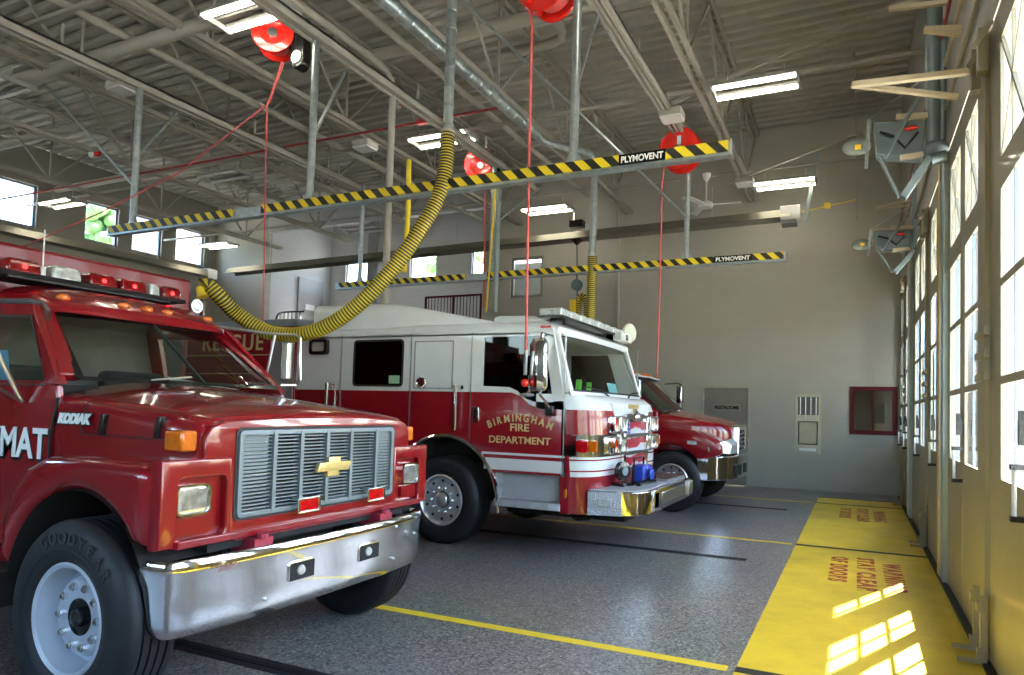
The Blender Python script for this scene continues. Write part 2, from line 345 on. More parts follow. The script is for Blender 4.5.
# steel door in the far wall
d = struct(M().plate([[(dr[0], 0), (dr[1], 0), (dr[1], dr[3]), (dr[0], dr[3])], [(dr[0]+.05, .001), (dr[1]-.05, .001), (dr[1]-.05, dr[3]-.05), (dr[0]+.05, dr[3]-.05)]], YF-.015, YF+.12).build('door_5', mat('frame_tan', (.36, .33, .27), .5)))
M().box(dr[0]+.05, dr[1]-.05, YF+.03, YF+.08, .01, dr[3]-.05).build('leaf', mat('steel_door', (.21, .19, .155), .5), d)
M().box(-3.1, -2.5, YF+.015, YF+.03, 1.72, 1.86).build('sign_plate', mat('sign_tan', (.3, .27, .22), .5), d)
M().text('RESTROOMS', .115, (-2.8, YF+.008, 1.75), (1, 0, 0), (0, 0, 1), .003, .004, .85).build('lettering', blk, d)
M().cyl((-2.42, YF+.03, 1.02), (-2.42, YF-.04, 1.02), .02).beam((-2.42, YF-.04, 1.02), (-2.54, YF-.04, 1.02), .02).build('handle', steel, d)
for k in range(3): M().box(dr[0]+.04, dr[0]+.06, YF-.02, YF+.0, .25+k*.85, .37+k*.85).build('hinge', steel, d)
# upper side door on the mezzanine
d = struct(M().box(-17.8, -17.72, 16.5, 17.6, 3.9, 6.0).build('door_6', mat('upper_door', (.26, .27, .28), .5)))
M().box(-17.725, -17.70, 16.8, 17.2, 4.9, 5.1).build('sign_plate', paper, d)
struct(M().box(-13.75, -13.35, YF+.15, YF+.5, 3.9, ZC).build('trim_column', mat('column_grey', (.28, .28, .27), .6)))
# mezzanine railing
r = thing('mezzanine_railing', (-10.5, YF+.1, 3.95), 'dark red metal railing along the mezzanine edge above the white fire engine', 'railing')
m_ = M().beam((-11.5, YF+.1, 4.78), (-9.62, YF+.1, 4.78), .05).beam((-11.5, YF+.1, 4.1), (-9.62, YF+.1, 4.1), .04); m_.build('rail', maroon, r)
for x in (-11.5, -10.55, -9.62): M().beam((x, YF+.1, 3.95), (x, YF+.1, 4.8), .05).build('post', maroon, r)
for k in range(17): M().beam((-11.4+k*.108, YF+.1, 4.1), (-11.4+k*.108, YF+.1, 4.77), .016).build('baluster', maroon, r)
r = thing('stair_railing', (-16.6, YF+.1, 3.95), 'small black railing at the far left mezzanine edge behind the rescue body', 'railing')
M().tube(curve([(-17.4, YF+.1, 3.95), (-17.35, YF+.1, 4.4), (-17.1, YF+.1, 4.55), (-16.2, YF+.1, 4.55)], 5), .03, 8).build('rail', blk, r)
for k in range(6): M().cyl((-17.2+k*.17, YF+.1, 3.95), (-17.2+k*.17, YF+.1, 4.53), .012, 6).build('baluster', blk, r)
# roof deck, ribbed, ribs along x
prof = []; y = -6.0
while y < YF+3.2:
    prof += [(y, ZC), (y+.10, ZC), (y+.12, ZC+.09), (y+.22, ZC+.09)]; y += .25
struct(M().loft([[V((x, a, b)) for a, b in prof] for x in (XL-.2, XD+.5)], False, 0, False).build('ceiling', deckm, None, 0, None, 20, True, False))
struct(M().box(XL-.3, XD+.6, -6.2, 18.6, ZC+.08, ZC+.3).build('roof', deckm))
# trusses (open web joists) along y
KX = [-2.24, -5.3, -8.4, -11.4, -14.3, -17.2]
for i, x in enumerate(KX):
    nm = ['first joist from the bay doors', 'second joist from the bay doors', 'third joist from the bay doors', 'fourth joist from the bay doors', 'fifth joist from the bay doors', 'last joist before the left wall'][i]
    j = thing('roof_joist', (x, 5, 6.6), 'tan open-web steel roof joist, '+nm, 'roof joist', 'steel roof joists')
    for z, nme in ((6.62, 'bottom_chord'), (8.18, 'top_chord')):
        M().beam((x-.07, -3, z), (x-.07, YF, z), .055, .08).beam((x+.07, -3, z), (x+.07, YF, z), .055, .08).build(nme, taupe, j)
    for k in range(7):
        y0 = -3+k*2.6
        M().beam((x, y0, 8.15), (x, y0+1.28, 6.65), .038).build('web', taupe, j)
        M().beam((x, y0+1.32, 6.65), (x, y0+2.6, 8.15), .038).build('web', taupe, j)
        M().beam((x+.0, y0+1.3, 6.65), (x, y0+1.3, 8.15), .035).build('web', taupe, j)
# bridging angles and cross rods along x
for i, (y, z, lab) in enumerate([(9.75, 6.66, 'above the striped rail'), (4.9, 6.66, 'nearest the camera'), (13.4, 6.66, 'close to the far wall')]):
    o = M().beam((XL, y, z), (XD+.35, y, z), .05).build('bridging_bar', taupe); tag(o, 'thin tan steel bar bridging the roof joists, '+lab, 'steel bar', 'bridging bars')
o = M().beam(at(2, 6.7, 668, 105), at(2, 7.7, 905, 0), .05).build('bracing_rod', taupe); tag(o, 'diagonal tan brace rising to the right above the ceiling lamp by the doors', 'brace')
o = M().beam(at(2, 6.3, 730, 182), at(2, 6.9, 862, 132), .05).build('bracing_rod', taupe); tag(o, 'diagonal tan brace over the far right lamp by the ceiling fan', 'brace')
o = M().cyl(at(1, 12.5, 854, 0), at(1, 12.5, 857, 222), .012, 6).build('hanging_rod', taupe); tag(o, 'thin vertical rod hanging from the roof near the door opener', 'rod')
# strut channels carrying the rails
for i, (x, y0, y1) in enumerate([(-9.8, 1.0, 12.0), (-6.3, 1.0, 12.0), (-2.72, 1.0, 10.1)]):
    o = M().box(x-.09, x-.05, y0, y1, 6.18, 6.30).box(x+.05, x+.09, y0, y1, 6.18, 6.30).box(x-.09, x+.09, y0, y1, 6.27, 6.30).box(x-.02, x+.02, y0, y1, 6.2, 6.29)
    for yy in (2, 5, 8, 10): o.beam((x, yy, 6.28), (x, yy, 6.6), .03)
    o = o.build('strut_channel', pipem); tag(o, ['left double steel channel hung below the roof joists', 'middle double steel channel ending at the second red reel', 'right double steel channel hung below the joists near the doors'][i], 'steel channel', 'ceiling channels')
# large painted pipes along x
def pipe(pts, r, m, name, lab, cat='pipe', grp=None, seg=14):
    o = M().tube(pts, r, seg).build(name, m); return tag(o, lab, cat, grp)
pipe([(-13.2, 5.7, 6.62), (-8.0, 5.7, 6.62), (-7.6, 5.72, 6.65), (-7.45, 5.9, 6.85)], .09, pipem, 'drain_pipe', 'thick tan pipe running beside the brightest ceiling lamp')
pipe([(XL, 8.3, 7.45), (-1.5, 8.3, 7.45)], .10, pipem, 'drain_pipe', 'long thick tan pipe crossing under the roof deck mid hall')
pipe([(XL, 10.4, 7.3), (-9, 10.4, 7.3)], .085, pipem, 'drain_pipe', 'tan pipe crossing high behind the left support post')
pipe([(-9.6, 2, 6.75), (-9.5, YF, 6.75)], .06, pipem, 'drain_pipe', 'straight tan pipe running lengthwise over the red and black reel')
pipe([at(2, 7.6, 466, 66), at(2, 7.6, 552, 43), at(2, 7.6, 561, 38), at(2, 7.6, 562, 30), at(2, 7.6, 545, 8)], .075, pipem, 'vent_pipe', 'bent tan vent pipe with an elbow behind the top red hose reel')
a = at(2, 6.62, 300, 0); 
pipe([(-6.38, 2, 6.55), (-6.38, 7.0, 6.55), (-6.38, 7.35, 6.53), (-6.38, 7.5, 6.4), (-6.38, 7.52, 6.1), (-6.38, 7.52, 2.9)], .05, pipem, 'conduit', 'tan conduit turning down to a vertical drop behind the striped rail', 'conduit')
pipe([(-5.95, 2, 6.75), (-5.95, 14, 6.75)], .05, pipem, 'conduit', 'tan conduit running straight beside the one that turns down', 'conduit')
pipe([(XL, 8.9, 6.5), (-5.2, 8.9, 6.5)], .022, mat('sprinkler_red', (.3, .03, .03), .4), 'sprinkler_pipe', 'thin red sprinkler pipe crossing below the joists', 'pipe')
o = M().box(-7.0, -6.7, 8.87, 8.93, 6.46, 6.54).build('pipe_label', mat('label_red', (.7, .03, .05), .5)); tag(o, 'short bright red label wrapped on the sprinkler pipe', 'label')
pipe([(.76, 3.5, 5.5), (.76, 14.5, 5.5)], .018, MATS['sprinkler_red'], 'sprinkler_pipe', 'red pipe running along the wall above the bay doors', 'pipe')
pipe([(.79, 3.5, 5.2), (.79, 14.5, 5.2)], .018, tan, 'conduit', 'tan conduit running above the bay door openings', 'conduit')
pipe([(.80, 3.5, 4.75), (.80, 14.5, 4.75)], .02, pipem, 'conduit', 'lowest conduit fixed over the bay door heads', 'conduit')
# exposed duct for exhaust extraction
d = thing('exhaust_duct', (-4.2, 6, 5.5), 'shiny galvanised spiral exhaust duct running lengthwise under the roof', 'duct')
DP = [(-4.73, 2, 6.0), (-4.73, 9.0, 6.0), (-4.70, 9.2, 5.97), (-4.55, 9.6, 6.02), (-4.35, 10.2, 6.12), (-4.3, 10.4, 5.98), (-4.3, 10.4, 5.7)]
rad = [.09, .09, .085, .06, .06, .07, .07]
mm = M().tube([DP[0], DP[1]], .085, 16).tube(curve(DP[1:], 4), .06, 16, 0, True)
for k in range(28): mm.lathe([(.086, -.012), (.093, 0), (.086, .012)], (-4.73, 2.2+k*.24, 6.0), (0, 1, 0), 16)
mm.build('duct_run', galv, d)
M().cyl((-4.73, 8.9, 6.0), (-4.73, 9.12, 5.99), .085, 16, 0, .06).build('reducer', galv, d)
def riser(x, y, z0, z1, lab):
    t = thing('duct_riser', (x, y, z0), lab, 'duct')
    mm = M().cyl((x, y, z0), (x, y, z1), .06 if y > 8 else .055, 20)
    for k in range(int((z1-z0)/.22)): mm.lathe([(.056, -.01), (.066, 0), (.056, .01)], (x, y, z0+.1+k*.22), (0, 0, 1), 20)
    mm.build('riser', galv, t)
    M().lathe([(.055, 0), (.08, 0), (.08, .06), (.055, .06)], (x, y, z0-.03), (0, 0, 1), 20).build('clamp', steel, t)
riser(-4.29, 6.0, 4.72, 7.6, 'vertical galvanised duct dropping to the yellow and black hose of the near striped rail')
riser(-4.3, 10.4, 4.36, 5.75, 'vertical galvanised duct dropping to the far striped rail')
# ------------------------------------------------------------------ striped exhaust rails
def rail(y, z, x0, x1, parts, lettx, posts, braces, lab, txt):
    t = thing('exhaust_rail', ((x0+x1)/2, y, z), lab, 'rail', 'black and yellow striped exhaust rails')
    M().box(x0, x1, y-.05, y+.05, z-.075, z+.055).build('rail_profile', galv, t)
    for a, b in parts: M().box(a, b, y-.062, y-.05, z-.045, z+.06).build('hazard_strip', hazard, t)
    M().box(lettx[0], lettx[1], y-.062, y-.05, z-.045, z+.06).build('name_plate', blk, t)
    M().text(txt, .088, ((lettx[0]+lettx[1])/2, y-.064, z-.024), (1, 0, 0), (0, 0, 1), .001, .003, (lettx[1]-lettx[0])*.9/.47/1.06).build('lettering', mat('letter_white', (.85, .85, .82), .5), t)
    M().box(x1, x1+.015, y-.07, y+.06, z-.085, z+.065).build('end_cap', steel, t)
    for x, z1 in posts:
        M().cyl((x, y, z+.05), (x, y, z1), .045, 12).build('support_post', galv, t)
        M().box(x-.12, x+.12, y-.05, y+.05, z+.055, z+.07).plate([[(x-.1, z+.07), (x+.1, z+.07), (x+.03, z+.2), (x-.03, z+.2)]], y-.01, y+.01).build('bracket', galv, t)
    for p, q in braces: M().beam(p, q, .03, .03).build('brace', galv, t)
    return t
rail(6.0, 4.11, -10.26, -1.1, [(-10.2, -7.62), (-7.1, -2.20), (-1.72, -1.12)], (-2.20, -1.72),
     [(-9.75, 6.2), (-6.33, 6.2), (-2.72, 6.2)],
     [(at(1, 6, 44, 84), (-9.78, 6, 4.75)), ((-9.72, 6, 5.2), at(2, 6.2, 177, 113)), ((-6.3, 6, 5.0), at(2, 6.2, 346, 70)), ((-2.7, 6, 5.0), at(2, 6.2, 598, 14))],
     'long black and yellow striped rail crossing the photo in front of the reels', 'PLYMOVENT')
rail(10.4, 4.11, -10.1, -1.05, [(-10.0, -6.9), (-6.4, -2.15), (-1.55, -1.07)], (-2.15, -1.55),
     [(-9.5, 6.2), (-6.35, 6.2), (-2.62, 6.2)],
     [((-2.6, 10.4, 4.85), at(2, 6.5, 462, 0)), ((-6.3, 10.4, 5.1), (-5.9, 11.6, 6.2)), ((-9.5, 10.4, 5.0), at(2, 6.4, 265, 180))],
     'lower black and yellow striped rail over the far engine bay', 'PLYMOVENT')
# corrugated hoses
def hose(pts, r, lab, par=None, name='exhaust_hose', pitch=.034):
    P = curve(pts, 14); 
    S = [P[0]]; acc = 0; step = pitch/2
    for a, b in zip(P, P[1:]):
        L = (b-a).length; d_ = step-acc
        while d_ <= L: S.append(a+(b-a)*d_/L); d_ += step
        acc = L-(d_-step)
    ks = [i % 2 for i in range(len(S))]; rad = [r*(1 if i % 2 else .9) for i in range(len(S))]
    o = M().tube(S, r, 16, 0, True, rad, ks).build(name, [hoseY, hoseK], par, 0, None, 60)
    return tag(o, lab, 'hose') if par is None else o
pp = [at(1, yy, a, b) for a, b, yy in ((447, 133, 6.0), (446, 165, 5.98), (439, 195, 5.93), (420, 230, 5.82), (390, 272, 5.68), (352, 310, 5.5), (312, 332, 5.35), (272, 333, 5.2), (240, 316, 5.0), (220, 297, 4.8), (208, 286, 4.7), (203, 287, 4.66))]
pp[0].x = -4.29
hose(pp, .086, 'thick yellow and black corrugated exhaust hose sagging behind the near truck')
hose([(-4.3, 10.4, 4.34), (-4.3, 10.4, 3.8), (-4.31, 10.4, 3.2), (-4.35, 10.42, 2.6), (-4.4, 10.3, 2.0)], .085, 'straight yellow and black corrugated hose hanging behind the engine windshield', None, 'exhaust_hose')
o = thing('exhaust_nozzle', at(1, 4.66, 205, 295), 'chrome and yellow nozzle end of the sagging hose beside the red truck box', 'nozzle')
M().cyl(at(1, 4.66, 201, 288), at(1, 4.66, 203, 297), .05, 14, 0, .055).build('nozzle', yel, o)
M().cyl(at(1, 4.64, 203, 300), at(1, 4.64, 203, 318), .03, 12).build('chrome_pipe', chrome, o)
# looped hose in the far bay on a yellow balancer
t = thing('hose_balancer', (-6.0, 13.0, 4.2), 'yellow pendant with looped corrugated hose hanging from a small grey pulley', 'hose hanger')
hose([at(1, 13, 577, 330), at(1, 13, 577, 310), at(1, 13, 580, 298), at(1, 13, 586, 300), at(1, 13, 588, 320), at(1, 13, 588, 340)], .085, None, t, 'hose_loop', .05)
M().beam(at(1, 12.9, 573, 300), at(1, 12.9, 573, 345), .11).build('yellow_bar', yel, t)
M().cyl(at(1, 13, 577, 238), at(1, 13, 577, 300), .012, 6).build('cable', blk, t)
M().lathe([(0, -.04), (.13, -.04), (.13, .04), (0, .04)], at(1, 13, 577, 285), (0, 1, 0), 20).build('pulley', mat('pulley_grey', (.12, .17, .19), .4, .4), t)
t = thing('heater_mount', at(1, 13.6, 577, 232), 'small black trolley box clamped above the long heater tube', 'bracket')
M().box(*[v for v in (lambda p: (p.x-.16, p.x+.16, p.y-.1, p.y+.1, p.z+.1, p.z+.26))(at(1, 13.6, 577, 232))]).build('box', blk, t)
p = at(1, 13.6, 577, 240); M().lathe([(.16, 0), (.02, -.12)], p, (0, 0, 1), 16).build('cone', blk, t)
# yellow straps and thin hoses beside the vertical pipes
pipe([at(1, 7.4, 409, 160), at(1, 7.4, 408, 215), at(1, 7.35, 404, 272)], .035, yel, 'yellow_strap', 'yellow hanging strap beside the vertical conduit', 'strap')
pipe([at(1, 10.2, 496, 180), at(1, 10.2, 491, 250), at(1, 10.2, 486, 312)], .018, yel, 'yellow_rope', 'thin yellow rope hanging behind the engine roof', 'rope')
pipe([at(1, 10.3, 499, 190), at(1, 10.3, 497, 250), at(1, 10.3, 495, 312)], .045, postg, 'vertical_conduit', 'grey vertical conduit beside the thin yellow rope', 'conduit')
pipe([at(1, 15, 618, 165), at(1, 15, 618, 330)], .04, pipem, 'wall_conduit', 'thin conduit fixed up the far wall', 'conduit')
# radiant tube heaters
def heater(p, q, lab, box0=True):
    t = thing('tube_heater', p, lab, 'heater', 'radiant tube heaters')
    p, q = V(p), V(q); d_ = (q-p).normalized(); s_ = V((d_.y, -d_.x, 0)).normalized()
    R = []
    for c in (p, q): R.append([c+s_*a+V((0, 0, b)) for a, b in ((-.2, -.1), (-.1, .08), (.1, .08), (.2, -.1), (.19, -.1), (.09, .06), (-.09, .06), (-.19, -.1))])
    M().loft(R).build('reflector', mat('reflector_grey', (.24, .23, .18), .4, .6), t)
    M().cyl(p, q, .05, 14).build('heater_tube', mat('heater_tube', (.09, .08, .07), .5, .4), t)
    c = p; M().box(c.x-.2, c.x+.2, c.y-.16, c.y+.16, c.z-.16, c.z+.14).build('burner_box', lampbody, t, .015)
    M().box(c.x-.18, c.x+.12, c.y-.17, c.y+.15, c.z-.24, c.z-.16).build('burner_base', plastic, t)
    n = int((q-p).length/3)
    for k in range(n):
        c = p+(q-p)*(k+.5)/n; M().cyl(c+V((0, 0, .07)), (c.x, c.y, 6.6), .008, 5).build('hanger', steel, t)
    return t
heater((-1.3, 13.9, 5.83), (-17.8, 13.9, 5.63), 'long radiant tube heater hung across the far wall with a cream burner box')
heater((-18.5, 13.7, 5.55), (-18.5, 1.0, 5.55), 'long radiant tube heater running along the left wall below the high windows')
pipe([(-1.1, 13.9, 5.85), (-.05, 13.9, 6.0)], .012, yel, 'gas_line', 'thin yellow gas line leading from the burner box to the right', 'pipe')
o = M().box(-.65, -.53, 13.85, 13.95, 5.88, 5.98).build('gas_valve', yel); tag(o, 'small yellow valve on the thin gas line', 'valve')
o = M().beam(at(1, 13.7, 818, 152), at(1, 13.7, 805, 222), .08, .05).build('flat_bracket', postg); tag(o, 'grey slanted steel bracket hanging beside the cream burner box', 'bracket')
# ceiling fan
t = thing('ceiling_fan', (-2.95, 13.3, 6.0), 'white three-bladed ceiling fan near the far wall', 'fan')
M().lathe([(.01, .16), (.09, .16), (.07, .08), (.02, 0), (.01, 0)], (-2.95, 13.3, 6.5), (0, 0, 1), 16).build('canopy', lampbody, t)
M().cyl((-2.95, 13.3, 6.08), (-2.95, 13.3, 6.55), .018, 8).build('rod', lampbody, t)
M().lathe([(0, -.07), (.12, -.06), (.16, 0), (.12, .06), (0, .08)], (-2.95, 13.3, 6.0), (0, 0, 1), 20).build('motor', lampbody, t)
for a in (5, 125, 245):
    c, s_ = math.cos(math.radians(a)), math.sin(math.radians(a)); d_ = V((c, s_, 0)); n = V((-s_, c, .15))
    o = V((-2.95, 13.3, 6.0)); M().loft([[o+d_*.14+n*w+V((0, 0, h)) for w, h in ((-.05, 0), (.05, 0), (.05, .012), (-.05, .012))], [o+d_*.72+n*w+V((0, 0, h)) for w, h in ((-.08, .0), (.08, .0), (.08, .012), (-.08, .012))]]).build('blade', lampbody, t)
# ------------------------------------------------------------------ ceiling lamps
def lamp(loc, lab):
    t = thing('ceiling_lamp', (0, 0, 0), lab, 'ceiling lamp', 'two-tube strip lights')
    M().box(-.6, .6, -.21, -.12, .02, .06).box(-.6, .6, .12, .21, .02, .06).box(-.62, -.58, -.22, .22, -.02, .05).box(.58, .62, -.22, .22, -.02, .05).box(-.6, .6, -.01, .01, .06, .08).build('lamp_housing', stripm, t)
    for y in (-.165, .165): M().cyl((-.57, y, -.005), (.57, y, -.005), .025, 10).build('tube', tube_on, t)
    for x in (-.4, .4): M().cyl((x, 0, .05), (x, 0, .28), .006, 5).build('hanger', steel, t)
    t.location = loc
    return t
LZ = 6.35
spots = [((-1.39, 9.35), 'lit two-tube lamp over the yellow floor zone by the bay doors'), ((-1.39, 13.55), 'lit two-tube lamp nearest the far wall beside the ceiling fan'),
         ((-6.85, 5.45), 'bright two-tube lamp right above the red and black reel'), ((-6.8, 9.35), 'lit two-tube lamp between the galvanised riser and the vertical conduit'),
         ((-6.8, 13.55), 'lit two-tube lamp above the long heater in the middle of the far wall'), ((-12.3, 5.45), 'two-tube lamp cut off by the top left edge of the photo'),
         ((-12.3, 9.35), 'two-tube lamp behind the left support post and red cord'), ((-12.3, 13.55), 'two-tube lamp near the grey mezzanine column'),
         ((-17.9, 9.35), 'two-tube lamp in front of the high windows of the left wall'), ((-17.9, 13.55), 'two-tube lamp in the far left corner over the heater end')]
l0 = lamp((0, 0, 0), spots[0][1]); l0.location = (*spots[0][0], LZ)
for (x, y), lab in spots[1:]: copy_tree(l0, (x, y, LZ), None, lab)
for o_ in bpy.data.objects:
    if o_.parent and o_.name.startswith('tube') and o_.parent.get('category') == 'ceiling lamp' and tuple(round(q, 2) for q in o_.parent.location[:2]) in ((-12.3, 5.45), (-12.3, 9.35), (-12.3, 13.55)):
        me_ = o_.data.copy(); me_.materials[0] = unlit; o_.data = me_
for xy in ((-1.39, 5.15), (-1.39, 1.0), (-6.8, 1.0), (-12.3, 1.0)): copy_tree(l0, (*xy, LZ), None, 'two-tube ceiling lamp above the camera outside the picture')
# small white sensor boxes at the channel ends
for (px, py, z, lab) in ((122, 90, 6.15, 'white square junction box on the left ceiling channel'), (672, 118, 6.12, 'white square junction box above the right hand red reel'), (365, 148, 6.1, 'small white box behind the middle support post'), (745, 184, 6.2, 'small white box behind the ceiling fan')):
    c = at(2, z, px, py); t = thing('junction_box', c, lab, 'junction box')
    M().box(c.x-.17, c.x+.17, c.y-.14, c.y+.14, c.z-.0, c.z+.1).build('box_body', pipem, t, .005)
    M().box(c.x-.16, c.x+.16, c.y-.13, c.y+.13, c.z-.03, c.z).build('box_cover', lampbody, t)
for (px, py, z, lab) in ((93, 158, 6.4, 'small white and red smoke detector on the left'), (397, 108, 6.4, 'small white and red alarm head in front of the vertical conduit')):
    c = at(2, z, px, py); t = thing('alarm_head', c, lab, 'alarm')
    M().lathe([(0, .0), (.05, .0), (.08, .05), (.08, .09), (0, .09)], c, (0, 0, 1), 16).build('detector', lampbody, t)
    M().box(c.x+.05, c.x+.2, c.y-.03, c.y+.03, c.z+.03, c.z+.1).build('red_box', redreel, t)
# ------------------------------------------------------------------ red hose reels
def reel(c, axis, lab, motor, drops, r=.3):
    c = V(c); ax = V(axis).normalized(); t = thing('hose_reel', c, lab, 'hose reel', 'red hose reels')
    for s_ in (-1, 1): M().lathe([(.05, -.006), (r*.5, -.012), (r*.6, -.03), (r*.95, -.02), (r, -.03), (r, .0), (r*.94, -.005), (r*.6, -.012), (r*.5, .006), (.05, .012)], c+ax*s_*.10, ax*s_*-1, 36).build('flange', redreel, t)
    M().lathe([(.0, -.1), (r*.72, -.1), (r*.72, .1), (0, .1)], c, ax, 28).build('hose_pack', cord, t)
    M().lathe([(.0, -.14), (.06, -.14), (.06, .14), (0, .14)], c, ax, 16).build('axle', steel, t)
    if motor:
        b = c+ax*.22+V((0, 0, -.02)); s_ = ax.cross(V((0, 0, 1))).normalized()
        M().loft([[b+ax*w+s_*.17*math.cos(q*math.pi/8)+V((0, 0, .28*math.sin(q*math.pi/8)-.08)) for q in range(16)] for w in (-.06, .06)]).build('spring_housing', blk, t)
        M().loft([[b+ax*w+s_*.1*math.cos(q*math.pi/8)+V((0, 0, .1*math.sin(q*math.pi/8)-.2)) for q in range(16)] for w in (.05, .075)]).build('label_disc', galv, t)
    elif motor is not None:
        M().box(c.x-.03, c.x+.03, c.y-.14, c.y-.13, c.z+.06, c.z+.2).build('data_plate', paper, t)
        M().plate([[(c.x-r-.02, c.z-.14), (c.x-r+.12, c.z-.2), (c.x-.05, c.z+.1), (c.x-.1, c.z+.2)]], c.y-.14, c.y+.14).build('hose_guide', redreel, t)
    M().box(c.x-.12, c.x+.12, c.y-.12, c.y+.12, c.z+r, c.z+r+.03).beam(c+V((-.1, 0, r)), c+V((-.1, 0, 0)), .02).beam(c+V((.1, 0, r)), c+V((.1, 0, 0)), .02).build('mount', steel, t)
    for d_ in drops: M().tube(d_, .0085 if len(drops) > 1 else .014, 8).build('hose', cord, t)
    return t
c = at(1, 6.0, 276, 38)
reel(c, (.5, -.86, 0), 'red and black hose reel at the upper left with two red cords', None, [[at(1, 5.95, 282, 62), at(1, 5.93, 270, 98), at(1, 5.9, 267, 105), at(1, 5.9, 265, 200), at(1, 5.9, 263, 330)], [at(1, 5.95, 284, 62), at(1, 5.93, 270, 102), at(1, 5.6, 180, 172), at(1, 5.2, 100, 213), at(1, 4.9, 20, 248)]], .26)
t = thing('reel_drive', at(1, 6.1, 300, 42), 'black drive housing with grey label hanging beside the upper left reel', 'reel motor')
c = at(1, 6.1, 300, 42); M().plate([arc(c.x, c.z, .13, 0, 180, 8)+[(c.x-.11, c.z-.25)]+arc(c.x+.03, c.z-.28, .11, 180, 360, 8)], c.y-.07, c.y+.07, 'Y', .02).build('housing', blk, t)
M().plate([arc(c.x+.03, c.z-.24, .085, 0, 360, 12)], c.y-.085, c.y-.07).build('label_disc', galv, t)
c = at(1, 6.0, 551, -12)
reel(c, (.15, 1, 0), 'red hose reel at the top edge with its hose hanging to the engine window', False, [[c+V((-.24, -.02, -.2)), at(1, 5.98, 532, 25), at(1, 6.0, 529, 160), at(1, 6.1, 526, 350)]], .3)
M().cyl(at(1, 6.1, 526, 350), at(1, 6.12, 525, 375), .022, 8).build('coupling', steel, t:=thing('hose_coupling', at(1, 6.1, 526, 360), 'steel and red coupling at the end of the red hose by the driver window', 'coupling'))
M().ball(at(1, 6.12, 525, 383), .045).build('red_cap', redreel, t)
c = at(1, 10.4, 481, 166)
reel(c, (.42, -.86, -.25), 'small red reel with black motor behind the middle of the striped rail', None, [[c+V((.1, 0, -.2)), at(1, 10.4, 485, 190), at(1, 10.4, 484, 308)]], .31)
t = thing('reel_drive', at(1, 10.5, 494, 164), 'small black drive box beside the middle red reel', 'reel motor')
c2 = at(1, 10.5, 494, 164); M().box(c2.x-.12, c2.x+.1, c2.y-.1, c2.y+.1, c2.z-.2, c2.z+.1).build('housing', blk, t, .02)
c = at(1, 10.2, 681, 151)
reel(c, (.1, 1, 0), 'large red hose reel facing the camera behind the right end of the striped rail', False, [[c+V((-.27, -.05, -.25)), at(1, 10.2, 662, 185), at(1, 10.3, 660, 280), at(1, 10.5, 657, 376)]], .34)
# ------------------------------------------------------------------ far wall drinking fountain recess
t = thing('drinking_fountain', (-1.0, YF, .8), 'recessed stainless steel bottle filler and fountain on the far wall', 'drinking fountain')
a, b = -1.27, -.73
M().plate([[(a, .8), (b, .8), (b, 2.13), (a, 2.13)], [(a+.06, 1.0), (b-.06, 1.0), (b-.06, 1.52), (a+.06, 1.52)], [(a+.05, 1.66), (b-.05, 1.66), (b-.05, 2.06), (a+.05, 2.06)]], YF-.03, YF+.0).build('frame', mat('worn_steel', (.42, .40, .30), .4, .35), t)
M().plate([[(a+.06, 1.0), (b-.06, 1.0), (b-.06, 1.52), (a+.06, 1.52)], [(a+.09, 1.03), (b-.09, 1.03), (b-.09, 1.5), (a+.09, 1.5)]], YF-.035, YF-.004).build('black_rim', blk, t)
M().box(a+.09, b-.09, YF-.012, YF-.004, 1.03, 1.5).build('alcove', mat('warm_steel', (.3, .28, .2), .4, .6), t)
M().box(a+.05, b-.05, YF-.02, YF-.004, 1.66, 2.06).build('grille_panel', mat('mesh_panel', (.10, .10, .09), .5, .3), t)
for k in range(4): M().box(a+.1+k*.11, a+.115+k*.11, YF-.03, YF-.018, 1.67, 2.05).build('louvre', steel, t)
M().box(a+.1, b-.1, YF-.1, YF-.03, .86, .92).build('ledge', steel, t, .008)
# ------------------------------------------------------------------ floor markings and drains
for i, (y, x0, lab) in enumerate([(4.24, -4.2, 'yellow painted line on the floor nearest the camera'), (8.68, -4.6, 'yellow painted line passing under the white and red engine'), (13.05, -3.6, 'yellow painted line nearest the far wall')]):
    o = M().box(-19, -.75, y-.045, y+.045, 0, .002).build('floor_line', yel); tag(o, lab, 'floor line', 'yellow bay lines')
Z = [(-.4, 4.2, 'yellow floor zone nearest the camera, at the foot of the photo'), (4.28, 8.62, 'yellow floor zone with the sun patches and red warning words'), (8.72, 13.0, 'yellow floor zone with red warning words in the middle distance'), (13.08, 13.95, 'short far strip of yellow floor zone by the wall')]
for i, (a, b, lab) in enumerate(Z):
    z = thing('safety_zone', (0, a, 0), lab, 'floor marking', 'yellow door zones')
    M().box(-.7, .775, a, b, 0, .004).build('zone_surface', zone_m, z)
    if i in (1, 2):
        sy = 4.4*(i-1); w = mat('stencil_red', (.33, .02, .008), .5)
        for x, s_, y0, wd in ((.28, 'WARNING', 8.05, 1.25), (.02, 'STAY CLEAR', 8.22, 1.55), (-.25, 'OF DOORS', 8.15, 1.2)):
            tx = M().text(s_, .24, (0, 0, .005), (0, -1, 0), (1, 0, 0), .001, .009, 1, 'LEFT', 0, 0, 1.3)
            ys = [p.y for p in tx.v]; k = wd/(max(ys)-min(ys)); y1 = max(ys)
            for p in tx.v: p.y = y0+sy-(y1-p.y)*k; p.x += x
            tx.build('lettering', w, z)
    M().box(-.7, .775, b, b+.09, 0, .006).build('joint_strip', black, z)
struct(M().box(.775, .822, 2.5, 14.9, 0, .03).build('trim_2', black))
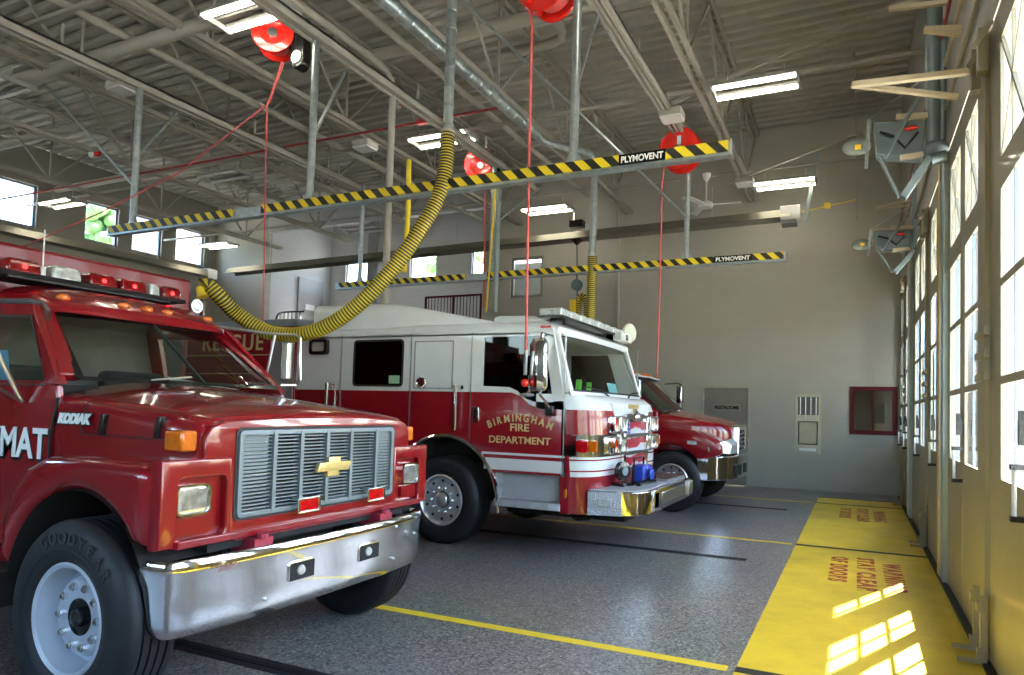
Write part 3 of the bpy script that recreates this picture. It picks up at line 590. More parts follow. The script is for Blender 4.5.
for (x0, x1, y, lab) in ((-5.2, -2.6, 2.99, 'dark slotted trench drain in the floor beside the near truck'), (-4.9, -1.13, 7.46, 'dark slotted trench drain in front of the engine'), (-4.2, -1.1, 11.76, 'dark slotted trench drain in the farthest bay')):
    t = thing('trench_drain', (x0, y, 0), lab, 'floor drain', 'trench drains')
    M().box(x0, x1, y-.07, y+.07, 0, .003).build('grate', mat('grate', (.03, .03, .032), .5, .3), t)
    M().box(x0, x1, y-.02, y+.02, .003, .008).build('slot', black, t)
# ================================================================== bay doors, wall towards the sun
HZ = 4.35
piers = [(-6, -1.25), (2.8, 3.05), (7.30, 7.62), (11.72, 12.02), (15.1, 15.4)]
mm = M().box(XD, XD+.42, -6, YF+.3, HZ, ZC)
for a, b in piers: mm.box(XD, XD+.12, a, b, 0, HZ)
mm.box(XD, XD+.42, -6, -1.25, 0, HZ)
struct(mm.build('wall_right', mat('header_paint', (.36, .34, .29), .6)))
for k, (a, b) in enumerate(piers[1:4]):
    struct(M().box(XD-.045, XD+.02, a, a+.1, 0, HZ).box(XD-.045, XD+.02, a+.1, b, 0, HZ).build('trim_%d' % (k+3), postg))
    o = thing('edge_guard', (XD-.045, b, 0), ['yellow corner guard nearest the camera on the bay door post', 'tall yellow corner guard on the post between the two nearest bay doors', 'thin yellow corner guard on the farthest bay door post'][k], 'corner guard', 'yellow corner guards')
    M().box(XD-.058, XD-.046, b-.005, b+.012, .05, HZ).box(XD-.06, XD-.045, b-.10, b+.012, .05, HZ).build('guard', yguard, o)
    M().box(XD-.06, XD-.045, b-.12, b-.10, .05, HZ).build('guard_edge', steel, o)
ROWS = [(1.26, 1.855), (1.905, 2.475), (2.525, 3.10)]
def leaf(root, y0, y1, g0, g1, x):    # one leaf with one column of glass
    lp = [[(y0, .03), (y1, .03), (y1, HZ-.03), (y0, HZ-.03)]]
    holes = [[(g0, a), (g1, a), (g1, b), (g0, b)] for a, b in ROWS+[(3.30, 4.08)]]
    lf = M().plate(lp+holes, x, x+.02, 'X').build('leaf', doorm, root)
    for a, b in ROWS+[(3.30, 4.08)]: M().box(x+.012, x+.016, g0, g1, a, b).build('pane', clear, lf)
    q = (g1-g0)*.42; M().box(x+.004, x+.024, g0+q-.008, g0+q+.008, 1.26, 3.1).build('muntin', alu, lf)
    M().beam((x+.012, g0, 3.30), (x+.012, g1, 4.08), .022).beam((x+.012, g1, 3.30), (x+.012, g0, 4.08), .022).beam((x+.012, (g0+g1)/2, 3.3), (x+.012, (g0+g1)/2, 4.08), .02).build('cross_muntin', doorm, lf)
    M().box(x+.0, x+.06, y0+.02, y1-.02, 0.005, .03).build('bottom_seal', black, lf)
    return lf
def door(n, cols, c, hy):
    r = bpy.data.objects.new('door_%d' % n, None); COL.objects.link(r); r.location = (XD, c, 0); struct(r)
    for y0, y1, g0, g1 in cols: lf = leaf(r, y0, y1, g0, g1, XD)
    # centre post, hinges, bolts
    M().box(XD-.03, XD+.05, c-.06, c+.06, 0.02, HZ-.02).build('centre_stile', doorm, r)
    for s_ in (-1, 1):
        y = c+s_*.14
        M().box(XD-.07, XD-.03, y-.02, y+.02, .05, .46).box(XD-.09, XD-.07, y-.035, y+.035, .36, .42).box(XD-.09, XD-.03, y-.03, y+.03, .05, .12).box(XD-.2, XD-.03, y-.015, y+.015, .02, .045).build('floor_bolt', doorm, r)
        for z in (1.9, 2.05, 2.2): M().box(XD-.055, XD-.02, y-.05, y+.05, z, z+.05).build('hinge', doorm, r)
        M().beam((XD-.06, y, 4.0), (XD-.06, y, 4.3), .06, .09).beam((XD-.12, y-.1, 4.15), (XD-.02, y-.1, 4.3), .03).build('head_bracket', doorm, r)
    for y in hy:
        h = M().cyl((XD-.07, y, 1.12), (XD-.07, y, 1.38), .012, 8).build('handle', lampbody, r)
        M().box(XD-.09, XD-.01, y-.035, y+.015, 1.10, 1.13).box(XD-.09, XD-.01, y-.035, y+.015, 1.37, 1.4).build('handle_mount', blk, h)
        M().box(XD-.06, XD-.02, y-.07, y-.03, 1.5, 1.63).box(XD-.06, XD-.03, y-.06, y-.04, 1.63, 1.68).build('latch', blk, r)
    return r
door(1, [(6.37, 7.30, 6.50, 7.17), (5.24, 6.36, 5.60, 6.24), (4.0, 5.12, 4.12, 4.76), (3.05, 3.98, 3.2, 3.86)], 5.18, [6.3, 4.02])
door(2, [(7.62, 8.24, 7.68, 8.10), (8.25, 9.27, 8.38, 8.96), (9.39, 10.42, 9.72, 10.3), (10.43, 11.72, 10.62, 11.3)], 9.33, [8.3, 10.36])
door(3, [(12.02, 12.8, 12.2, 12.7), (12.82, 13.5, 12.9, 13.35), (13.62, 14.3, 13.75, 14.2), (14.32, 15.1, 14.4, 14.9)], 13.56, [12.75, 14.2])
door(4, [(1.82, 2.8, 1.95, 2.67), (.84, 1.8, .95, 1.67), (-.24, .72, -.1, .6), (-1.25, -.26, -1.1, -.4)], .78, [1.8])
# door openers hung over the far two openings
def opener(yp, f_, lab):
    P = lambda x, y, dy=0: at(1, yp+dy, *f_(x, y)); s = .62*(yp/8.6)**.0
    t = thing('door_opener', P(900, 150), lab, 'door opener', 'grey bay door openers')
    M().cyl(P(934, 150), P(934, -12), .078, 16).build('drive_tube', opgrey, t)
    M().cyl(P(943, 140, -.05), P(944, 20, -.05), .03, 10).build('guide_tube', opgrey, t)
    q = [P(874, 122), P(927, 118), P(922, 156), P(877, 154)]
    M().loft([q, [p+V((0, .22, 0)) for p in q]]).build('control_box', opgrey, t, .01)
    M().tube([P(880, 132, -.03), P(893, 136, -.03), P(905, 148, -.04), P(918, 132, -.03)], .014, 8).build('cable', blk, t)
    c = P(911, 128, -.03); M().ball(c, .07, .03, .022).build('red_cap', redreel, t)
    M().ball(P(857, 147), .15, .05, .09, 20).build('guide_plate', mat('plate_grey', (.22, .25, .22), .5), t)
    c = P(858, 147, -.06); M().box(c.x-.03, c.x+.03, c.y-.01, c.y+.01, c.z-.022, c.z+.022).build('warning_label', yguard, t)
    for nm, a, b, w in (('lever_arm', (922, 90), (884, 160), .055), ('lever_arm', (879, 157), (899, 197), .05), ('lever_arm', (930, 158), (903, 198), .11), ('frame_post', (869, 120), (866, 168), .035), ('frame_post', (869, 120), (934, 70), .02)):
        M().beam(P(*a, -.08), P(*b, -.08), w, w*.6).build(nm, galv if nm == 'frame_post' else opgrey, t)
    M().ball(P(936, 152), .13, .12, .13).cyl(P(931, 160, -.1), P(946, 156, -.1), .06).build('gear_head', opgrey, t)
    M().beam(P(896, 118, -.02), P(928, 116, -.02), .06).build('tan_bar', tan, t); M().beam(P(900, 158, -.02), P(926, 154, -.02), .05).build('tan_bar', tan, t)
opener(7.35, lambda x, y: (x, y), 'grey motor opener with levers and oval plate hanging above the second bay door')
opener(11.2, lambda x, y: (892+(x-899)*.72, 272+(y-197)*.55), 'grey motor opener above the farthest bay door')
for i, (tp, b1, b2, z, lab) in enumerate([((852, 85), (975, 71), (958, 97), 4.45, 'tan folding arm pair reaching in above the middle bay door'), ((889, 9), (940, -6), (950, 2), 4.7, 'tan folding arm cut off by the top edge of the photo'),
        ((875, 208), (912, 200), (908, 206), 4.5, 'tan arm reaching in above the second bay door lever'), ((873, 230), (905, 229), (903, 233), 4.5, 'tan arm above the farthest door opener'), ((924, 30), (962, 28), (962, 34), 4.5, 'short tan arm at the top of the grey drive tube')]):
    t = thing('scissor_linkage', at(2, z, *tp), lab, 'door arm', 'tan door arms')
    for b in (b1, b2):
        q = at(0, .8, *b); p = at(1, q.y, *tp); M().beam(p, q, .05, .04).build('arm', tan, t)
# ================================================================== outside
t = thing('brick_sun_block', (2.6, 14, -.3), 'grey brick seen through the nearest bay door glass, raised as a tower to block sun', 'building')  # brick shows through the glass; tower form and height added to block sun
M().box(2.1, 3.1, 12.8, 17, -.3, 11).build('wall', brick_m, t)
M().box(2.0, 3.2, 12.7, 17.1, 11, 11.2).build('coping', postg, t)
t = thing('apartment_building', (9, 60, -.3), 'pale building far outside the bay doors', 'building')
M().box(4, 30, 45, 55, -.3, 5).build('wall', mat('pale_render', (.6, .6, .58), .8), t)
M().box(4, 30, 44.9, 55.1, 5, 5.3).build('parapet', lampbody, t)
yb = at(0, -28, 126, 235).y+1.1
t = thing('brick_building', (-30, yb, -.3), 'pale pinkish brick building outside the high left windows', 'building')
M().box(-36, -28, yb, yb+3.4, -.3, 14).build('wall', brick_y, t)
M().box(-36.1, -27.9, yb-.1, yb+3.5, 14, 14.3).build('coping', postg, t)
tc_ = at(0, -26, 99, 228)
t = thing('tree', (-26, tc_.y, -.3), 'leafy green tree outside the second high left window', 'tree')
M().cyl((-33, tc_.y, -.3), (-32, tc_.y, 8), .25, 10).build('trunk', mat('bark', (.08, .06, .04), .9), t)
mm = M()
for k in range(90):
    a = random.uniform(0, 6.28); r_ = random.uniform(0, .75); mm.ball((-26+r_*math.cos(a), tc_.y+r_*math.sin(a), tc_.z+random.uniform(-2.0, .9)), random.uniform(.15, .3), None, None, 7)
mm.build('foliage', leaf_m, t)
t = thing('tree', (-19, 28, -.3), 'leafy tree outside the mezzanine window', 'tree')
M().cyl((-19, 28, -.3), (-19, 28, 7), .3, 10).build('trunk', MATS['bark'], t)
mm = M()
for k in range(90):
    a = random.uniform(0, 6.28); r_ = random.uniform(.1, 1.6); mm.ball((-19+r_*math.cos(a), 28+r_*math.sin(a), 8.8+random.uniform(-2.2, 1.0)), random.uniform(.2, .4), None, None, 7)
mm.build('foliage', leaf_m, t)
# ================================================================== vehicles
def wheel(parent, x, y, z, r, w, rim_m, out=-1, style='steel', rimr=.29):
    o = (x, y, z); A = (0, out, 0); h = w/2
    prof = [(rimr-.02, h*.75), (rimr, h*.92), (rimr+.07, h*1.04), (r-.07, h*1.0), (r-.02, h*.86), (r, h*.66)]
    for k in (.45, .15, -.15, -.45): prof += [(r, h*(k+.04)), (r-.014, h*(k+.03)), (r-.014, h*(k-.03)), (r, h*(k-.04))]
    prof += [(r, -h*.66), (r-.02, -h*.86), (r-.07, -h), (rimr+.07, -h*1.04), (rimr, -h*.92), (rimr-.02, -h*.75)]
    t = M().lathe(prof, o, A, 56).build('wheel', tyre, parent, 0, None, 50)
    M().lathe([(rimr+.062, h*1.045), (rimr+.066, h*1.055), (rimr+.07, h*1.045)], o, A, 48).build('sidewall_ring', black, t)
    if style == 'steel':
        M().lathe([(rimr-.02, -h*.7), (rimr, h*.9), (rimr-.012, h*.96), (rimr-.03, h*.88), (rimr-.035, h*.45), (rimr-.055, h*.12), (rimr-.085, h*.05), (.205, h*.22), (.195, h*.4), (.185, h*.45), (.095, h*.45), (.095, h*.3)], o, A, 48).build('rim', rim_m, t)
        M().lathe([(.095, h*.3), (.095, h*.47), (.085, h*.40), (.05, h*.40), (.045, h*.6), (.03, h*.64), (0, h*.64)], o, A, 28).build('hub', blk, t)
        nr = .155; nl = 10
        a = .15; M().lathe([(0, h*.2), (.040, h*.2), (.040, h*.36), (0, h*.36)], (x+.228, y, z-.02), (0, out, 0), 20).build('hand_hole', dark, t)
        M().cyl((x+.2, y+out*h*.38, z-.02), (x+.24, y+out*h*.42, z-.015), .006, 6).build('valve', steel, t)
    else:
        M().lathe([(rimr-.02, -h*.7), (rimr+.005, h*.94), (rimr-.015, h*1.0), (rimr-.03, h*.9), (rimr-.04, h*.74), (.2, h*.70), (.17, h*.72), (.1, h*.72), (.1, h*.6)], o, A, 48).build('rim', rim_m, t)
        M().lathe([(.085, h*.7), (.085, h*.9), (.06, h*1.02), (0, h*1.06)], o, A, 24).build('hub', rim_m, t)
        nr = .145; nl = 10
        for k in range(10):
            q = 2*math.pi*(k+.5)/10; M().cyl((x+.225*math.cos(q), y+out*h*.6, z+.225*math.sin(q)), (x+.225*math.cos(q), y+out*h*.75, z+.225*math.sin(q)), .018, 10).build('hand_hole', dark, t)
    if style == 'steel' and out < 0:
        mm = M(); s_t = 'GOODYEAR'; rt = r-.115
        for k, ch in enumerate(s_t):
            a = math.radians(-38+76*k/7+12); mm.text(ch, .085, (x+rt*math.sin(a), y+out*h*1.05, z+rt*math.cos(a)), (math.cos(a), 0, -math.sin(a)), (math.sin(a), 0, math.cos(a)), .002, .002)
        mm.build('tyre_lettering', mat('tyre_letter', (.035, .037, .042), .5), t)
    for k in range(nl):
        q = 2*math.pi*k/nl; c = V((x+nr*math.cos(q), y, z+nr*math.sin(q)))
        M().lathe([(.021, h*.44), (.021, h*.56), (.013, h*.58), (.013, h*.62), (0, h*.62)] if style == 'steel' else [(.018, h*.7), (.018, h*.84), (.008, h*.9), (0, h*.9)], c, A, 8).build('lug_nut', chrome, t)
    return t
def ring_panel(m, a, b, k=0):   # band between two loops with equal point counts
    n = len(a); m.add(a+b, [(i, (i+1) % n, n+(i+1) % n, n+i) for i in range(n)], k); return m
# ------------------------------------------------------------------ hazmat truck nearest the camera
YC = 3.10
T = thing('fire_truck', (-3.66, YC, 0), 'bright red conventional-hood hazmat truck with gold bow tie grille, nearest the camera', 'fire truck')
wheel(T, -3.66, 2.16, .5, .5, .28, wheelw, -1); wheel(T, -3.66, 4.06, .5, .5, .28, wheelw, 1)
def hoodring(x, zs, zc, w, z0=1.26):
    r = .10; P = [(-w, z0), (-w, zs-r)]+[(-w+r-r*math.cos(q), zs-r+r*math.sin(q)) for q in [i*math.pi/12 for i in range(1, 6)]]
    top = [(-w+r+(w-r)*2*i/10, zs+(zc-zs)*(1-(2*i/10-1)**2)) for i in range(11)]
    P = P+top+[(-a, b) for a, b in reversed(P)]
    return [V((x, YC+a, b)) for a, b in P]
hm = M().loft([hoodring(-3.075, 1.47, 1.50, .80), hoodring(-3.085, 1.51, 1.54, .815), hoodring(-3.12, 1.535, 1.57, .83), hoodring(-3.3, 1.565, 1.61, .835), hoodring(-3.7, 1.60, 1.665, .83), hoodring(-4.1, 1.635, 1.71, .822), hoodring(-4.33, 1.655, 1.735, .81), hoodring(-4.36, 1.655, 1.735, .74), hoodring(-4.5, 1.665, 1.75, .72)], False)
hm.build('hood', red, T, 0, None, 50)
M().loft([[p*1 for p in [V((-4.47, YC-.79, .6)), V((-4.47, YC-.79, 1.62)), V((-4.47, YC+.79, 1.62)), V((-4.47, YC+.79, .6))]], [V((-4.42, YC-.79, .6)), V((-4.42, YC-.79, 1.62)), V((-4.42, YC+.79, 1.62)), V((-4.42, YC+.79, .6))]]).build('firewall', red, T)
for s_ in (-1, 1):
    # hood shut line, louvre handles, turn signal
    y = YC+s_*.838
    M().beam((-4.03, y, 1.42), (-3.98, y, 1.60), .006).beam((-4.03, y, 1.42), (-3.2, y, 1.415), .005).build('shut_line', dark, T)
    for x in (at(1, YC-.838, 104, 421).x, at(1, YC-.838, 160, 425).x): M().loft([[V((x+a, y+b, z)) for a, b in ((-.016, -.018), (.016, -.018), (.016, .018), (-.016, .018))] for x, z in ((x-.012, 1.42), (x+.012, 1.535))]).build('hood_latch', blk, T, .004)
    sig = M().box(-3.22, -3.085, y-.075 if s_ < 0 else y-.01, y+.01 if s_ < 0 else y+.075, 1.365, 1.47).build('turn_signal', amber, T, .012)
    # fender
    prof = [(-3.10, .90), (-3.10, 1.24)]+[(-3.17+.07*math.cos(q), 1.23+.08*math.sin(q)) for q in (.4, .8, 1.2)]+[(-3.2, 1.315), (-3.6, 1.325), (-3.95, 1.31), (-4.12, 1.25), (-4.25, 1.12), (-4.32, .95), (-4.34, .78), (-4.27, .70)]
    ar = [(-3.69+.60*math.cos(math.radians(a)), .52+.63*math.sin(math.radians(a))) for a in range(165, 30, -9)]
    ar = [p for p in ar]
    lp = prof+ar[1:]
    y0, y1 = (YC-1.06, YC-.62) if s_ < 0 else (YC+.62, YC+1.06)
    fm = M().plate([lp], y0, y1, 'Y', .07); fm.build('fender', red, T, 0, None, 60)
    M().plate([[(-4.3, .55)]+[(-3.69+.59*math.cos(math.radians(a)), .52+.62*math.sin(math.radians(a))) for a in range(165, 10, -10)]+[(-3.1, .6)]], YC+s_*.40, YC+s_*.60, 'Y').build('wheel_well', dark, T)
    la = [(-3.69+.597*math.cos(math.radians(a)), .52+.627*math.sin(math.radians(a))) for a in range(172, 20, -8)]
    M().loft([[V((x, YC+s_*w_, z)) for x, z in la] for w_ in (.60, 1.035)], False, 0, False).build('arch_liner', dark, T)
    # front panel beside the grille with headlight recess
    a, b = (YC-1.035, YC-.65) if s_ < 0 else (YC+.65, YC+1.035)
    h0, h1 = (YC-.94, YC-.68) if s_ < 0 else (YC+.68, YC+.94)
    M().plate([[(a, .90), (b, .90), (b, 1.33), (a, 1.33)], rrect(h0, h1, .935, 1.235, .03)], -3.13, -3.045, 'X', .014).build('headlight_panel', red, T)
    M().box(-3.14, -3.092, a+.02, b, .92, 1.32).build('recess_back', red, T)
    hc = (h0+h1)/2-.0+s_*.045
    M().plate([rrect(hc-.085, hc+.085, 1.055, 1.195, .03)], -3.12, -3.06, 'X', .008).build('headlight', hlens, T)
    M().plate([rrect(hc-.093, hc+.093, 1.047, 1.203, .035), rrect(hc-.083, hc+.083, 1.057, 1.193, .028)], -3.1, -3.05, 'X').build('headlight_bezel', chrome, T)
    M().box(-3.11, -3.07, hc-.085, hc+.08, .95, 1.035).build('side_lens', red, T)
# front fascia above and around the grille
gy0, gy1, gz0, gz1 = 2.475, 3.725, 1.0, 1.47
M().plate([[(YC-.66, .90), (YC+.66, .90), (YC+.66, 1.325), (YC+.81, 1.325), (YC+.81, 1.44), (YC+.78, 1.49), (YC+.70, 1.52), (YC+.35, 1.54), (YC, 1.545), (YC-.35, 1.54), (YC-.70, 1.52), (YC-.78, 1.49), (YC-.81, 1.44), (YC-.81, 1.325), (YC-.66, 1.325)], rrect(gy0, gy1, gz0, gz1, .03)], -3.12, -3.045, 'X', .012).build('grille_surround', red, T)
M().loft([[V((-3.09, YC-1.0, .90)), V((-3.03, YC-.94, .89)), V((-3.03, YC+.94, .89)), V((-3.09, YC+1.0, .90))], [V((-3.09, YC-1.0, .93)), V((-3.02, YC-.94, .935)), V((-3.02, YC+.94, .935)), V((-3.09, YC+1.0, .93))]]).build('front_lip', red, T, .008)
g = M().plate([rrect(gy0, gy1, gz0, gz1, .03), rrect(gy0+.028, gy1-.028, gz0+.028, gz1-.028, .015)], -3.08, -3.03, 'X', .004).build('grille', grey, T)
M().plate([rrect(gy0-.015, gy1+.015, gz0-.015, gz1+.015, .04), rrect(gy0-.001, gy1+.001, gz0-.001, gz1+.001, .03)], -3.06, -3.04, 'X').build('grille_seal', black, g)
M().box(-3.13, -3.10, gy0-.05, gy1+.05, gz0-.05, gz1+.05).build('radiator', dark, g)
mm = M()
for k in range(1, 21): z = gz0+.02+(gz1-gz0-.04)*k/21; mm.box(-3.07, -3.045, gy0+.02, gy1-.02, z-.0035, z+.0035)
W = (gy1-gy0-.05)
for k in range(1, 6): y = gy0+.025+W*[0, .17, .33, .5, .67, .87][k]; M().box(-3.08, -3.026, y-.012, y+.012, gz0+.01, gz1-.01).build('grille_bar', grey, g)
for a, b in ((gy0+.03, gy0+.2), (gy1-.16, gy1-.03)):
    for k in range(21): z = gz0+.035+(gz1-gz0-.05)*k/21; mm.box(-3.075, -3.05, a, b, z, z+.008)
mm.build('slats', grey, g)
bt = [(-.15, -.028), (-.055, -.028), (-.055, -.06), (.055, -.06), (.055, -.028), (.15, -.028), (.175, .028), (.065, .028), (.065, .06), (-.045, .06), (-.045, .028), (-.125, .028)]
M().plate([[(3.13+a*.88, 1.235+b) for a, b in bt]], -3.035, -3.005, 'X', .004).build('bow_tie_emblem', bowtie, g)
for y, z in ((2.92, 1.025), (3.50, 1.025)):
    l = M().plate([rrect(y-.085, y+.085, z-.045, z+.045, .012), rrect(y-.07, y+.07, z-.033, z+.033, .008)], -3.05, -2.975, 'X', .003).build('warning_light', chrome, T)
    M().box(-3.03, -2.985, y-.07, y+.07, z-.033, z+.033).build('lens', rlens, l)
# bumper
def bring(x, y, nx, ny):
    n = V((nx, ny, 0)).normalized(); P = []
    for d_, z in ((-.05, .83), (-.0, .842), (.012, .825), (.012, .78), (.002, .72), (0, .6), (-.004, .52), (-.014, .475), (-.03, .46), (-.04, .475), (-.018, .53), (-.012, .62), (-.012, .78), (-.03, .82)): P.append(V((x, y, z))+n*d_)
    return P
hw = 1.0
left = [(-3.20, -hw, .1, -1), (-3.12, -hw+.0, .1, -1), (-3.07, -hw+.012, .5, -.9), (-3.035, -hw+.04, .85, -.5), (-3.02, -hw+.08, 1, -.2), (-2.995, -hw+.22, 1, -.08), (-2.965, -.5, 1, -.03)]
st = left+[(-2.955, 0, 1, 0)]+[(a, -b, c, -d_) for a, b, c, d_ in reversed(left)]
bp = M().loft([bring(a, YC+b, c, d_) for a, b, c, d_ in st]).build('bumper', chrome, T, 0, None, 60)
for y in (2.86, 3.42):
    M().plate([rrect(y-.094, y+.094, .605, .715, .02), rrect(y-.088, y+.088, .612, .708, .015)], -2.975, -2.950, 'X').build('lamp_bezel', chrome, bp)
    M().box(-2.97, -2.948, y-.088, y+.088, .612, .708).build('lamp_pocket', dark, bp)
    M().lathe([(0, .01), (.024, .008), (.03, 0), (0, 0)], (-2.948, y-.01, .662), (1, 0, 0), 16).build('fog_lamp', clens, bp)
for y, z in ((2.6, .78), (2.62, .55), (3.7, .78), (3.68, .56), (3.9, .7)): M().ball((-2.965, y, z), .012).build('bolt', steel, bp)
M().text('86669', .045, (-2.948, 2.37, .765), (0, 1, 0), (0, 0, 1), .0005).build('lettering', mat('faded_red', (.25, .09, .07), .5), bp)
M().box(-3.3, -3.08, 2.35, 3.9, .84, .9).build('frame_horn', dark, T)
for y in (2.62, 3.62): M().box(-3.2, -2.99, y-.06, y+.06, .8, .88).lathe([(.0, 0), (.03, 0), (.03, .03), (0, .03)], (-3.0, y, .875), (0, 0, 1), 10).build('tow_eye', mat('hook_red', (.35, .03, .06), .4), T)
M().box(-3.1, -3.07, 2.5, 3.7, .875, .93).build('cross_member', MATS['hook_red'], T)
M().box(-5.5, -3.3, 2.6, 2.72, .5, .75).box(-5.5, -3.3, 3.5, 3.62, .5, .75).beam((-3.66, 2.3, .5), (-3.66, 3.95, .5), .12).box(-4.2, -3.3, 2.75, 3.45, .45, 1.1).build('chassis', dark, T)
# cab
cw = .82
def cabpt(x, y, z): return V((x, YC+y, z))
A0, A1 = (-4.30, .72, 1.74), (-4.88, .585, 2.17)   # windscreen corners (x, half width, z)
for s_ in (-1, 1):
    y0, y1 = YC+s_*cw, YC+s_*(cw-.04)
    side = [(-4.36, .62), (-4.36, 1.40), (-4.30, 1.60), (-4.32, 1.69), (-4.46, 1.72), (-5.85, 1.72), (-5.85, .62)]
    M().plate([side], min(y0, y1), max(y0, y1), 'Y', .01).build('door' if s_ < 0 else 'driver_door', red, T)
    # upper side frame leaning in
    def up(x, z): t_ = (z-1.70)/.56; return V((x, YC+s_*(cw-.0-.12*t_), z))
    outer = [up(-4.30, 1.70), up(-4.84, 2.21), up(-5.85, 2.27), up(-5.85, 1.70)]
    inner = [up(-4.43, 1.70), up(-4.80, 2.12), up(-5.7, 2.16), up(-5.7, 1.70)]
    mm = ring_panel(M(), outer, inner); o2 = [p+V((0, -s_*.05, 0)) for p in outer]; i2 = [p+V((0, -s_*.05, 0)) for p in inner]
    ring_panel(mm, i2, o2); ring_panel(mm, outer, o2); ring_panel(mm, inner, i2)
    mm.build('door_frame', red, T, .006)
    i3 = [p+V((0, -s_*.02, 0)) for p in inner]; M().add(i3, [(0, 1, 2, 3)]).build('side_window', tint, T)
    i4 = [up(-4.41, 1.69)+V((0, s_*.004, 0)), up(-4.79, 2.135)+V((0, s_*.004, 0)), up(-5.72, 2.175)+V((0, s_*.004, 0)), up(-5.72, 1.69)+V((0, s_*.004, 0))]
    ring_panel(M(), i4, [p+V((0, s_*.002, 0)) for p in inner]).build('window_seal', black, T)
M().beam((-4.352, YC-cw, .65), (-4.352, YC-cw, 1.40), .012).beam((-4.352, YC-cw, 1.40), (-4.295, YC-cw, 1.62), .012).build('door_gap', dark, T)
# windscreen, gently bowed
def wspt(u, v, o=0):   # u -1..1 across, v 0..1 up
    hw_ = A0[1]+(A1[1]-A0[1])*v; x = A0[0]+(A1[0]-A0[0])*v + .14*(1-u*u); return V((x+o, YC+u*hw_, A0[2]+(A1[2]-A0[2])*v))
N_ = 12
gm = M(); gm.loft([[wspt(-.97+1.94*i/N_, v) for i in range(N_+1)] for v in (.02, .35, .65, .97)], False, 0, False); gm.build('windshield', tint, T)
def band(u0, u1, v0, v1, m, nm, off=.012):
    a = [wspt(u0+(u1-u0)*i/N_, v0, off) for i in range(N_+1)]+[wspt(u1+(u0-u1)*i/N_, v1, off) for i in range(N_+1)]
    b = [p-V((.03, 0, 0)) for p in a]; mm = M().loft([a, b], False)
    n = len(a); mm.add(a, [(i, i+1, n-2-i, n-1-i) for i in range(N_)]); mm.add(b, [(i, i+1, n-2-i, n-1-i) for i in range(N_)]); return mm.build(nm, m, T)
band(-1, 1, -.03, .03, blk, 'windshield_seal'); band(-1, 1, .965, 1.03, blk, 'windshield_seal')
band(-1.01, -.965, 0, 1, blk, 'windshield_seal'); band(.965, 1.01, 0, 1, blk, 'windshield_seal'); band(-.012, .012, 0, 1, black, 'centre_reflection')  # thin black middle strip stands in for a dark reflection on the glass
for s_ in (-1, 1):
    a = [wspt(s_*.985, 0, .0), wspt(s_*.985, 1, .0)]
    M().beam(a[0]+V((-.06, s_*.03, 0)), a[1]+V((-.03, s_*.03, .02)), .10, .06).build('a_pillar', red, T, .015)
    for q in (0,): M().beam(wspt(s_*.5, .02, .02), wspt(s_*.12 if s_ < 0 else .86, .10, .03), .012).build('wiper', blk, T)
# roof
def rr(x, hw_, z0, z1, n=12):
    P = []
    for i in range(n+1):
        a = math.pi*i/n; P.append(V((x, YC-hw_*math.copysign(abs(math.cos(a))**.62, math.cos(a)), z0+(z1-z0)*abs(math.sin(a))**.6)))
    return P
M().loft([rr(-4.72, .55, 2.175, 2.20), rr(-4.79, .62, 2.175, 2.26), rr(-4.95, .67, 2.18, 2.36), rr(-5.2, .70, 2.20, 2.41), rr(-5.5, .70, 2.20, 2.42), rr(-5.88, .70, 2.20, 2.41)]).build('cab_roof', red, T, 0, None, 60)
for u, x in ((-.52, -4.86), (-.16, -4.82), (0, -4.81), (.16, -4.82), (.52, -4.86)):
    M().ball((x-.01, YC+u, 2.285), .036, .042, .025).build('marker_light', amber, T)
M().box(-5.9, -5.86, YC-cw+.02, YC+cw-.02, .62, 2.3).build('cab_back', mat('cab_interior', (.2, .19, .165), .8), T)
M().box(-5.85, -4.5, YC-cw+.04, YC+cw-.04, .6, .7).build('cab_floor', dark, T)
M().loft([[V((-4.5, YC-.72, 1.70)), V((-4.5, YC+.72, 1.70)), V((-4.85, YC+.72, 1.66)), V((-4.85, YC-.72, 1.66))], [V((-4.5, YC-.72, 1.3)), V((-4.5, YC+.72, 1.3)), V((-4.8, YC+.72, 1.3)), V((-4.8, YC-.72, 1.3))]]).build('dashboard', seatm, T)
for y in (-.42, .42): M().loft([[V((x, YC+y+a*.26, z)) for a, z in ((-1, 1.1), (1, 1.1), (.9, 1.85), (-.9, 1.85))] for x in (-5.7, -5.55)]).box(-5.6, -5.1, YC+y-.26, YC+y+.26, 1.0, 1.2).build('seat', seatm, T, .04)
st_ = M().lathe([(.19, -.012), (.205, 0), (.19, .012), (.175, 0), (.19, -.012)], (-4.98, YC+.40, 1.70), (-.75, 0, 1), 28).build('steering_wheel', blk, T)
M().beam((-4.98, YC+.22, 1.70), (-4.98, YC+.58, 1.70), .02).cyl((-4.98, YC+.4, 1.7), (-4.8, YC+.4, 1.5), .025).build('steering_column', blk, st_)
M().add([(-4.6, YC+.15, 1.715), (-4.72, YC+.12, 1.76), (-4.7, YC+.55, 1.74), (-4.55, YC+.6, 1.72)], [(0, 1, 2, 3)]).add([(-4.66, YC+.1, 1.75), (-4.8, YC+.16, 1.80), (-4.72, YC+.42, 1.76), (-4.6, YC+.36, 1.73)], [(0, 1, 2, 3)]).build('map_sheet', paper, T)
M().add([V((-5.05, YC-.7, 1.72)), V((-5.35, YC-.7, 1.72)), V((-5.35, YC-.72, 1.92)), V((-5.05, YC-.72, 1.92))], [(0, 1, 2, 3)]).build('side_card', mat('card_blue', (.12, .35, .55), .5), T)
